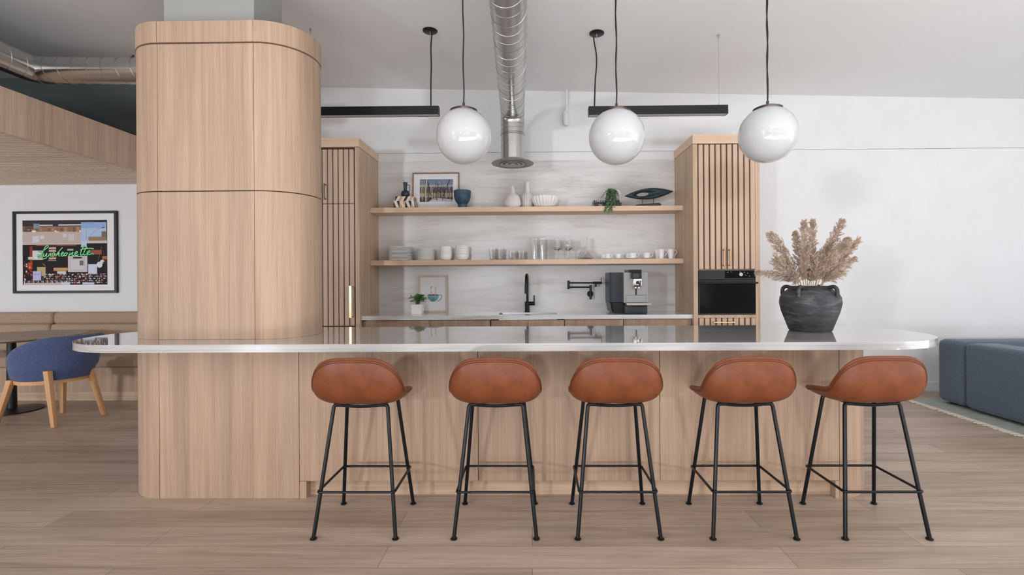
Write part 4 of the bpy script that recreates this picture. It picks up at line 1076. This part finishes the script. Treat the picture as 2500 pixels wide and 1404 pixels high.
# dark carved sculpture
pts_px = (1524, 478), (1645, 467); sYc = 5.31
a_, b_ = at(1524, 479, sYc), at(1645, 467, sYc); cc = (a_+b_)/2; half = (b_-a_).length/2; rot = math.atan2(b_.z-a_.z, b_.x-a_.x)
t = thing('carved_sculpture', 'dark leaf-shaped sculpture with a hole on a small stand', 'sculpture', (cc.x, sYc, ZS1))
bm = bmesh.new(); NU, NV = 48, 14; hh_ = 13.8/kU*.985
def out_r(th):  # leaf outline
    x = math.cos(th); return Vector((half*x, 0, hh_*math.copysign((1-abs(x)**1.9), math.sin(th))*1.0))
hc = Vector((-half*.26, 0, -hh_*.02))
grid = []
for i in range(NU):
    th = 2*PI*i/NU; o_ = out_r(th+1e-4); hl = hc+Vector((half*.235*math.cos(th), 0, hh_*.30*math.sin(th))); rowv = []
    for j in range(NV+1):
        s_ = j/NV; p = o_.lerp(hl, s_); th_ = .026*math.sin(PI*min(1, s_*1.15))**.6*(1-.35*s_)
        rowv.append((p, th_))
    grid.append(rowv)
def R2(p): return Vector((cc.x+p.x*math.cos(rot)-p.z*math.sin(rot), sYc+p.y, cc.z+p.x*math.sin(rot)+p.z*math.cos(rot)))
V1 = [[bm.verts.new(R2(p+Vector((0, -q-.001, 0)))) for p, q in r_] for r_ in grid]; V2 = [[bm.verts.new(R2(p+Vector((0, q+.001, 0)))) for p, q in r_] for r_ in grid]
for i in range(NU):
    k2 = (i+1) % NU
    for j in range(NV):
        bm.faces.new((V1[i][j], V1[k2][j], V1[k2][j+1], V1[i][j+1])); bm.faces.new((V2[i][j], V2[i][j+1], V2[k2][j+1], V2[k2][j]))
    bm.faces.new((V1[i][0], V2[i][0], V2[k2][0], V1[k2][0])); bm.faces.new((V1[i][NV], V1[k2][NV], V2[k2][NV], V2[i][NV]))
DKS = mottled('dark_carved_stone', (18, 26, 30), (48, 66, 74), (6, 6, 30), .4, .1)
obj('carved_leaf', bm, DKS, t, smooth=60)
s1_, s2_ = at(1552, 499, sYc).x, at(1612, 499, sYc).x
bm = bmesh.new(); prism(bm, [(s1_, ZS1), (s2_, ZS1), (s2_, ZS1+.022), (s2_-.02, ZS1+.036), (s1_+.04, ZS1+.022), (s1_, ZS1+.016)], sYc-.035, sYc+.035, .001, 1, 'XZ'); obj('base', bm, DKS, t)
for px in (1568.5, 1595.5):
    x = at(px, 490, sYc).x; bm = bmesh.new(); tube(bm, [(x, sYc, ZS1+.018), (x, sYc, at(px, 484.5, sYc).z)], .003, 8); obj('support_rod', bm, BLKM, t, smooth=60)

# ------------------------------------------------------------------ on the back counter
# cup print, leaning
pY = 5.495; xl, xr_ = at(1022, 760, pY).x, at(1093, 760, pY).x; W_ = xr_-xl; H_ = at(1057, 672, pY).z-ZK
A = Art(); TEAL, TEAL2 = ink(122, 164, 166), ink(92, 136, 140)
A.rect(-W_/2+.024, W_/2-.024, .024, H_-.024, ink(222, 220, 220))
u_, v_ = .002, H_*.47; R_ = W_*.195
A.stroke([(u_+R_*.9, v_-.004), (u_+R_*1.35, v_-.004), (u_+R_*1.5, v_-.025), (u_+R_*1.2, v_-.055), (u_+R_*.7, v_-.075)], .007, TEAL2)
A.poly([(u_-R_, v_)]+[(u_+R_*math.cos(PI+PI*i/16)*1.0, v_+R_*1.22*math.sin(PI+PI*i/16)) for i in range(17)]+[(u_+R_, v_)], TEAL)
A.poly([(u_-R_*.5, v_-R_*1.05), (u_-R_*.2, v_-R_*1.2), (u_+R_*.5, v_-R_*.9), (u_+.1*R_, v_-R_*.4)], TEAL2)
A.ell(u_, v_, R_, .008, TEAL2); A.ell(u_, v_, R_*.86, .005, ink(96, 62, 46))
for sx in (-1, 1):
    x0_ = u_+sx*.018
    A.stroke([(x0_, v_), (x0_+sx*.004, v_+.025), (x0_+sx*.010, v_+.055), (x0_+sx*.004+(.002), v_+.083)], (.014, .005), ink(206, 170, 156)); A.stroke([(x0_+sx*.006, v_+.070), (x0_+sx*.006, v_+.088), (x0_+.006, v_+.092)], .006, ink(134, 110, 104))
framed('framed_print', 'light oak framed print of a teal cup leaning behind the potted plant', W_, H_, .020, .016, wood('frame_oak', (206, 190, 172), (186, 168, 150), 'Z'), A, ((xl+xr_)/2, pY, ZK), lean=.05)
# potted plant
p0 = at(1004, 760, 5.16); p1 = at(1029, 760, 5.16); c = (p0+p1)/2; w2 = (p1.x-p0.x)/2; hz = at(1016, 745, 5.16).z-ZK+.006
t = thing('potted_plant', 'small leafy green plant in a white ribbed cube pot on the counter', 'plant', (c.x, 5.16+w2, ZK))
bm = bmesh.new(); yq = 5.16+w2; box(bm, c.x-w2, c.x+w2, yq-w2, yq+w2, ZK, ZK+hz, .003, 2)
for i in range(9):
    z = ZK+.008+i*(hz-.014)/9; box(bm, c.x-w2-.0015, c.x+w2+.0015, yq-w2-.0015, yq+w2+.0015, z, z+.0055, .001, 1)
obj('cube_pot', bm, WHT, t)
bs = bmesh.new(); bl = bmesh.new(); rn = random.Random(4)
for i in range(46):
    a = rn.uniform(0, 2*PI); ro = rn.uniform(.01, .078); hgt = rn.uniform(.02, .085)*(1.25-ro*6)+.012
    p = Vector((c.x+rn.uniform(-.02, .02), yq+rn.uniform(-.02, .02), ZK+hz-.002)); q = Vector((c.x+ro*math.cos(a)*1.15+.003, yq+ro*math.sin(a)*.9, ZK+hz+hgt))
    pts = smoothpath([p, p.lerp(q, .5)+Vector((0, 0, .015)), q], 4); tube(bs, pts, .0012, 4)
    for _ in range(7):
        b = rn.uniform(0, 2*PI); leaf(bl, q+Vector((rn.uniform(-.008, .008), rn.uniform(-.008, .008), rn.uniform(-.01, .006))), Vector((math.cos(b), math.sin(b), rn.uniform(-.2, .7))), rn.uniform(.022, .034), rn.uniform(.015, .021))
obj('stems', bs, STEMG, t, smooth=60); obj('foliage', bl, LEAF, t, smooth=80)

# faucet
fY = 5.455; fb = at(1287, 765, fY); t = thing('kitchen_faucet', 'tall black gooseneck kitchen faucet behind the sink', 'faucet', (fb.x, fY, ZK)); fx = fb.x
zt_ = at(1287, 671, fY).z
bm = bmesh.new(); lathe(bm, [(0, 0), (.032, 0), (.032, .004), (.025, .008), (.024, .105), (.0, .105)], (fx, fY, ZK), 28); obj('body', bm, BLK, t, smooth=40)
zb_ = at(1287, 741, fY).z
bm = bmesh.new(); tube(bm, [(fx-.025, fY, zb_), (fx+.085, fY, zb_)], .021, 20); lv = obj('mixer_barrel', bm, BLK, t, smooth=40)
obj('lever', mbox(fx+.070, fx+.086, fY-.008, fY+.008, zb_+.022, at(1306, 721, fY).z, .003, 2), BLK, lv)
bm = bmesh.new(); r_a = .085; yy = fY-r_a; zc_ = zt_-r_a
tube(bm, [(fx+.004, fY, ZK+.105), (fx+.004, fY, zc_)]+[(fx+.004*math.cos(PI*i/12)-.004*(1-math.cos(PI*i/12))/2, yy+r_a*math.cos(PI*i/12), zc_+r_a*math.sin(PI*i/12)) for i in range(1, 12)]+[(fx-.008, yy-r_a, zc_-.02)], .0135, 14); obj('spout', bm, BLK, t, smooth=60)
bm = bmesh.new(); zz = at(1284, 717, yy-r_a).z; tube(bm, [(fx-.008, yy-r_a, zc_-.02), (fx-.008, yy-r_a, zz)], [.0155, .0175], 16); obj('spray_head', bm, BLK, t, smooth=40)

# wall mounted pot filler
wy = WY-.0125; pb = at(1441, 717.5, wy); t = thing('wall_faucet', 'black folding wall faucet on the marble between sink faucet and coffee machine', 'faucet', (pb.x, wy, pb.z))
bm = bmesh.new(); tube(bm, [(pb.x, wy, pb.z), (pb.x, wy-.012, pb.z)], [.036, .034], 32); obj('wall_plate', bm, BLK, t, smooth=40)
ay = wy-.07
def P(px, py): q = at(px, py, ay); return Vector((q.x, ay, q.z))
bm = bmesh.new(); tube(bm, [(pb.x, wy-.012, pb.z), (pb.x, ay, pb.z)], .013, 14); tube(bm, [P(1442, 731), P(1442, 696)], .0125, 14); tube(bm, [P(1443.5, 731), P(1443.5, 720)], .006, 10); obj('valve', bm, BLK, t, smooth=40)
bm = bmesh.new(); tube(bm, [P(1440, 701), P(1389, 701)], .0085, 12); obj('lower_arm', bm, BLK, t, smooth=40)
bm = bmesh.new(); tube(bm, [P(1388, 706), P(1388, 685)], .0135, 14); obj('joint', bm, BLK, t, smooth=40)
bm = bmesh.new(); tube(bm, [P(1389, 690.5), P(1450, 690.5)], .0085, 12); tube(bm, [P(1447, 690.5), P(1469, 690.5)], .0135, 14); tube(bm, [P(1454.5, 690.5), P(1454.5, 700.5)], .011, 12); ar = obj('upper_arm', bm, BLK, t, smooth=40)
bm = bmesh.new(); tube(bm, [P(1467.5, 689), P(1467.5, 677.5)], .004, 8); obj('lever', bm, BLK, ar, smooth=40)

# coffee machine
mY = 5.05
def mx(px, Y=mY): return at(px, 700, Y).x
def mz(py, Y=mY): return at(1545, py, Y).z
t = thing('coffee_machine', 'silver and charcoal automatic coffee machine on the back counter', 'coffee machine', ((mx(1523)+mx(1582))/2, 5.2, ZK))
by0 = 5.13
bm = bmesh.new(); xa_, xb_ = mx(1488.5, by0), mx(1582, mY)-.004
prism(bm, [(xa_+.02, by0), (xb_, by0), (xb_, by0+.30), (xa_, by0+.30), (xa_, by0+.02)], mz(738, by0), mz(665, by0), .002, 1); obj('housing', bm, MACH, t)
bm = bmesh.new(); prism(bm, [(xa_+.006, by0+.02), (xa_+.022, by0+.002), (xb_, by0+.002), (xb_, by0+.298), (xa_+.002, by0+.298)], ZK+.016, mz(738.5, by0)); 
for v in bm.verts:
    if v.co.z < ZK+.02 and v.co.x < xa_+.1: v.co.x += .02
obj('lower_housing', bm, MACHD, t)
obj('feet_plate', mbox(xa_+.04, xb_-.02, by0+.02, by0+.28, ZK, ZK+.0155), BLKM, t)
fx0, fx1 = mx(1523), mx(1582)
obj('front_panel', mbox(fx0, fx1, mY, by0-.001, mz(739), mz(665), .002, 1), STEELP, t)
obj('drawer_panel', mbox(mx(1528.5), mx(1576.5), mY-.003, mY-.0005, mz(738), mz(721), .001, 1), STEELP, t)
obj('drawer_gap', mbox(mx(1528), mx(1577), mY-.0004, mY-.0001, mz(738.3), mz(720.4)), MACHD, t)
obj('drip_tray', mbox(mx(1528, mY-.05), mx(1588, mY-.05), mY-.09, mY-.002, mz(744.5), mz(739), .002, 1), mat('tray_metal', (198, 186, 176), .3, .7), t)
obj('base_front', mbox(fx0+.01, fx1-.004, mY+.004, by0-.001, ZK, mz(745), .012, 3), MACH, t, smooth=40)
hy = mY-.055
obj('display_housing', mbox(mx(1541, hy), mx(1566.5, hy), hy, mY-.0005, mz(680, hy), mz(665, hy), .002, 1), MACHD, t)
obj('screen', mbox(mx(1546, hy), mx(1561, hy), hy-.001, hy-.0001, mz(678, hy), mz(668.5, hy)), mat('dim_screen', (66, 70, 68), .2), t)
obj('bean_lid', mbox(mx(1533.5), mx(1566.5), mY-.01, by0+.12, mz(664.8), mz(658.5), .003, 2), MACHD, t)
oh = obj('outlet_head', mbox(mx(1546.5, hy), mx(1567, hy), hy-.004, mY-.0005, mz(701, hy), mz(680.5, hy), .006, 3), CHROME, t, smooth=40)
q = at(1556.5, 690, hy-.004)
bm = bmesh.new(); tube(bm, [(q.x, hy-.0045, q.z), (q.x, hy-.010, q.z)], .0165, 24); obj('dial', bm, MACHD, oh, smooth=40)
for px in (1551.5, 1560):
    q = at(px, 702, hy+.02); bm = bmesh.new(); tube(bm, [(q.x, hy+.02, mz(701, hy)), (q.x, hy+.02, mz(704, hy))], .008, 12); obj('spout', bm, CHROME, oh, smooth=40)
obj('milk_tube', mbox(mx(1551.2), mx(1554.2), mY-.008, mY-.0005, mz(720), mz(704)), MACHD, t)

# ------------------------------------------------------------------ vase with dried plumes on the island
vY = 3.20; vb = at(1977, 806, 3.08); vx = at(1977.5, 760, vY).x; VR = 67*vY/F
t = thing('clay_urn', 'large weathered black clay urn with loop handles on the island worktop', 'vase', (vx, vY, ZC))
zr_ = at(1977, 698, vY).z-ZC; k_ = zr_/.295
prof = [(0, 0), (VR*.66, 0), (VR*.70, .008), (VR*.82, .07*k_), (VR*.94, .13*k_), (VR, .185*k_), (VR*.975, .222*k_), (VR*.88, .252*k_), (VR*.75, .268*k_), (VR*.70, .276*k_), (VR*.73, .290*k_), (VR*.74, zr_), (VR*.66, zr_), (VR*.62, .276*k_), (VR*.8, .235*k_), (VR*.9, .18*k_), (VR*.7, .05*k_), (0, .03)]
lathe_obj('urn_body', prof, (vx, vY, ZC), POT, t, 56, 50)
for a in (math.radians(-140), math.radians(-62), math.radians(128), math.radians(40)):
    bm = bmesh.new(); d = Vector((math.cos(a), math.sin(a), 0)); o_ = Vector((vx, vY, ZC))
    tube(bm, smoothpath([o_+d*VR*.70+Vector((0, 0, .286*k_)), o_+d*VR*.86+Vector((0, 0, .290*k_)), o_+d*VR*.965+Vector((0, 0, .270*k_)), o_+d*VR*.965+Vector((0, 0, .225*k_))], 6), [.012]*19, 10); obj('handle', bm, POT, t, smooth=60)
PL = [((1926, 694), (1895, 672), (1848, 664), -.02, .020, 'lowest dried plume, reaching farthest left over the urn rim'),
      ((1955, 694), (1915, 620), (1880, 573), .02, .030, 'dried plume leaning up to the left, with the highest tip of the left side'),
      ((1950, 696), (1918, 660), (1896, 632), -.06, .034, 'dried plume on the left, between the lowest one and the upper left one'),
      ((1968, 696), (1952, 630), (1941, 568), .06, .020, 'slim upright dried plume left of the two tall central ones'),
      ((1972, 696), (1966, 620), (1963, 541), .02, .024, 'tall upright dried plume, left one of the two in the centre'),
      ((1980, 696), (1983, 620), (1984, 540), .05, .022, 'tall upright dried plume, right one of the two in the centre'),
      ((1962, 696), (1962, 650), (1971, 600), -.08, .022, 'short dense dried plume in front at the centre'),
      ((1990, 696), (2022, 610), (2056, 539), .04, .026, 'dried plume with the highest tip right of centre'),
      ((1996, 696), (2035, 625), (2071, 584), -.03, .028, 'dried plume leaning right, just below the highest right plume'),
      ((1992, 696), (2020, 640), (2062, 600), -.08, .028, 'dense dried plume in front leaning right'),
      ((2004, 696), (2050, 640), (2095, 586), .02, .026, 'dried plume reaching farthest right'),
      ((2008, 696), (2045, 660), (2085, 632), .06, .024, 'dried plume on the right, below the farthest reaching one'),
      ((1950, 697), (1941, 682), (1934, 664), -.10, .018, 'small dried plume low at the front left of the urn rim'),
      ((2005, 697), (2030, 678), (2056, 664), -.05, .024, 'low dried plume leaning right just above the urn rim'),
      ((1985, 697), (1992, 660), (1999, 628), -.06, .028, 'short dried plume right of centre behind the front one'),
      ((1975, 697), (1995, 655), (2018, 606), .08, .028, 'dried plume at the back between the central pair and the right plumes')]
for i, (p0, p1, p2, dy, wd, lab) in enumerate(PL):
    rn = random.Random(100+i)
    A0 = at(*p0, vY+dy*.3); A1 = at(*p1, vY+dy); A2 = at(*p2, vY+dy*1.6)
    root = Vector((vx+(A0.x-vx)*.3, vY+dy*.2, ZC+.06)); A0.x = vx+max(-VR*.55, min(VR*.55, A0.x-vx))
    pts = smoothpath([root, A0, A1, A2], 12); n = len(pts)
    t = thing('dried_plume', lab, 'dried flower', root, 'dried pampas plumes in the urn')
    bm = bmesh.new(); tube(bm, pts[:-4], .0021, 6); obj('stem', bm, STEMD, t, smooth=60)
    bm = bmesh.new(); s0 = int(n*.40); L_ = sum((pts[j+1]-pts[j]).length for j in range(s0, n-1)); wd *= 1.5
    def spike(b0, e, w_):
        sd_ = (e-b0).cross(Vector((rn.uniform(-1, 1), rn.uniform(-1, 1), rn.uniform(-1, 1)))).normalized()*w_; m_ = b0.lerp(e, .55)
        bm.faces.new([bm.verts.new(q_) for q_ in (b0-sd_*.4, m_-sd_, e, m_+sd_)])
    nb = int(74*L_/.25)+10
    for k3 in range(nb):
        f = (k3+rn.random())/nb; q = s0+f*(n-1-s0); j = min(n-2, int(q)); p = pts[j].lerp(pts[j+1], q-j); tg = (pts[j+1]-pts[j]).normalized()
        a = k3*2.4+rn.uniform(-.5, .5); x = tg.cross(Vector((0, 1, 0))).normalized(); y = tg.cross(x); rd = x*math.cos(a)+y*math.sin(a)
        env = wd*(math.sin(PI*min(1, .14+f*.80))**.6)*(1-.25*f)*rn.uniform(.55, 1.25)
        tip = p+rd*env+tg*env*rn.uniform(.9, 1.9)+Vector((0, 0, -.25*env)); mid = p+rd*env*.6+tg*env*.5
        for _ in range(int(64+1350*env)):
            u = rn.random()**.8; c_ = p.lerp(mid, min(1, u*2)) if u < .5 else mid.lerp(tip, u*2-1)
            dv = (Vector((rn.gauss(0, 1), rn.gauss(0, 1), rn.gauss(0, 1))).normalized()*.8+(tip-p).normalized()*1.0).normalized()
            spike(c_, c_+dv*rn.uniform(.005, .014), rn.uniform(.0007, .0014))
    obj('plume', bm, PAMP, t)

# ------------------------------------------------------------------ framed neon sign photograph on the left wall
pY = LY-.001; a_ = at(36, 517, pY); b_ = at(290, 715, pY); W_ = b_.x-a_.x; H_ = a_.z-b_.z
A = Art()
# photograph area from the magnified view: u 130..1665, v 120..1280 inside frame -30..1850 / -40..1440
def uv(X, Y): return ((X-908)/1875*W_, (1430-Y)/1465*H_)
def R4(x0, y0, x1, y1, c): 
    (u0, v1), (u1, v0) = uv(x0, y0), uv(x1, y1); A.rect(u0, u1, v0, v1, ink(*c))
R4(130, 125, 1660, 1280, (34, 28, 30))
R4(130, 125, 1660, 235, (58, 54, 58)); R4(130, 235, 1190, 330, (150, 116, 92)); R4(130, 330, 1190, 545, (196, 180, 172)); R4(150, 240, 330, 330, (92, 74, 64))
R4(440, 205, 680, 225, (210, 206, 206)); R4(780, 200, 1190, 222, (222, 222, 224)); R4(330, 185, 440, 270, (138, 150, 160)); R4(310, 405, 430, 520, (210, 208, 222)); R4(450, 400, 520, 460, (214, 212, 220)); R4(860, 370, 925, 430, (214, 208, 206)); R4(960, 370, 1060, 500, (206, 196, 196))
for x in (335, 748, 1150): A.ell(*uv(x, 320), 40/1875*W_, 18/1465*H_, ink(250, 226, 206))
for i in range(14):
    x = 140+i*75; R4(x, 245+(i*37) % 40, x+45, 300+(i*53) % 50, [(120, 96, 78), (172, 140, 116), (140, 112, 96)][i % 3])
R4(1188, 165, 1645, 495, (176, 196, 226)); R4(1188, 165, 1645, 270, (150, 178, 216)); R4(1320, 425, 1650, 500, (146, 128, 104)); R4(1560, 330, 1650, 430, (120, 110, 92)); R4(1188, 495, 1290, 612, (196, 206, 228)); R4(1290, 495, 1655, 542, (206, 196, 192))
A.stroke([uv(1345, 420), uv(1420, 340), uv(1510, 280), uv(1615, 258)], .0022, ink(84, 84, 92)); A.stroke([uv(1565, 272), uv(1615, 256)], .008, ink(50, 50, 54), smooth=False); A.stroke([uv(1285, 240), uv(1285, 490)], .003, ink(120, 120, 130), smooth=False); A.stroke([uv(1190, 375), uv(1285, 450)], .002, ink(110, 110, 120), smooth=False)
R4(130, 545, 1180, 560, (214, 206, 204)); R4(380, 565, 1100, 585, (150, 84, 60))
R4(290, 665, 500, 830, (214, 214, 212)); R4(260, 590, 310, 990, (150, 52, 40)); R4(230, 780, 340, 825, (200, 204, 206)); R4(225, 880, 300, 1000, (196, 70, 46))
for y in (608, 655, 720, 790): R4(605, y, 735, y+34, (206, 176, 160))
R4(600, 570, 745, 606, (82, 30, 30)); R4(590, 835, 740, 855, (150, 130, 124)); R4(940, 640, 1050, 670, (184, 178, 170)); R4(1350, 660, 1560, 740, (150, 84, 64)); R4(1570, 770, 1655, 830, (172, 104, 62))
R4(950, 765, 1300, 1055, (206, 198, 202)); R4(985, 780, 1255, 1020, (186, 184, 186)); R4(1000, 830, 1240, 1010, (208, 204, 204)); R4(1045, 785, 1200, 812, (50, 46, 46)); R4(1160, 850, 1230, 935, (110, 106, 106))
R4(390, 960, 545, 1120, (190, 170, 120)); R4(690, 975, 945, 1030, (206, 156, 96)); R4(755, 1035, 915, 1090, (206, 204, 210)); R4(1315, 915, 1475, 1090, (206, 210, 230)); A.poly([uv(480, 885), uv(555, 945), uv(520, 930)], ink(220, 160, 100))
A.ell(*uv(1520, 925), 52/1875*W_, 55/1465*H_, ink(222, 220, 220)); A.ell(*uv(1570, 870), 38/1875*W_, 34/1465*H_, ink(222, 220, 220)); A.stroke([uv(1580, 890), uv(1655, 850)], .012, ink(60, 56, 56), smooth=False); A.stroke([uv(1500, 850), uv(1560, 600), uv(1605, 760)], .004, ink(150, 110, 86), smooth=False)
rn = random.Random(9)
for i in range(420):
    x = rn.uniform(480, 1640); y = 1085+rn.choice([0, 38, 76, 114, 150])+rn.uniform(-8, 8); s_ = rn.uniform(8, 26); c_ = rn.choice([(206, 204, 208), (150, 148, 156), (96, 92, 98), (180, 60, 56), (60, 58, 66), (196, 120, 110), (222, 220, 220)])
    R4(x, y, min(1655, x+s_), min(1278, y+s_*.9), c_)
for i in range(40):
    x = rn.uniform(150, 300); y = rn.uniform(900, 1220); R4(x, y, x+rn.uniform(10, 34), y+rn.uniform(12, 40), rn.choice([(190, 60, 48), (206, 206, 206), (60, 40, 40), (120, 30, 30)]))
R4(320, 1035, 470, 1200, (190, 184, 222)); R4(332, 1085, 450, 1092, (140, 128, 176)); R4(150, 1245, 870, 1278, (196, 186, 176)); R4(830, 1225, 990, 1278, (206, 212, 228)); R4(1215, 1240, 1430, 1275, (200, 206, 222))
for i in range(30): x = 160+i*28; R4(x, 1205, x+16, 1240, [(200, 200, 204), (60, 60, 66), (140, 140, 146)][i % 3])
NE = mat('neon_ink', (96, 226, 128), .5); NEH = mat('neon_core_ink', (190, 250, 200), .5); NED = mat('neon_glow_ink', (20, 82, 48), .6)
WORDS = [[(415, 665), (470, 690), (540, 650), (600, 600), (590, 578), (550, 600), (515, 670), (470, 760), (425, 790), (415, 755), (460, 765), (510, 812), (575, 795)],
         [(525, 715), (512, 755), (535, 772), (578, 712), (565, 760), (585, 772), (612, 752)],
         [(600, 775), (622, 712), (612, 755), (652, 712), (640, 760), (662, 770)],
         [(722, 716), (698, 706), (672, 742), (684, 770), (722, 756)],
         [(735, 772), (790, 690), (862, 612)], [(760, 745), (800, 705), (790, 755), (812, 768)],
         [(835, 742), (878, 712), (860, 698), (832, 735), (845, 768), (885, 752)],
         [(925, 706), (895, 728), (892, 758), (925, 755), (942, 722), (925, 706), (960, 722)],
         [(968, 765), (1000, 704), (984, 752), (1048, 700), (1032, 752), (1064, 758)],
         [(1076, 742), (1130, 704), (1112, 688), (1078, 722), (1092, 760), (1150, 742)],
         [(1250, 588), (1205, 660), (1182, 735), (1200, 752), (1228, 735)],
         [(1306, 604), (1262, 668), (1240, 735), (1256, 750), (1290, 735)],
         [(1180, 662), (1240, 640), (1330, 632), (1425, 640)],
         [(1305, 730), (1352, 692), (1338, 672), (1304, 708), (1312, 748), (1360, 738), (1400, 728), (1430, 740)]]
for wd_, m_ in ((26, NED), (13, NE), (4.5, NEH)):
    for st in WORDS: A.stroke([uv(*p) for p in st], wd_/1875*W_, m_)
framed('framed_photograph', 'black framed photograph of a green neon Luncheonette sign on the left wall', W_, H_, .030, .030, mat('black_frame', (26, 28, 36), .4), A, ((a_.x+b_.x)/2, pY, b_.z), lean=0)
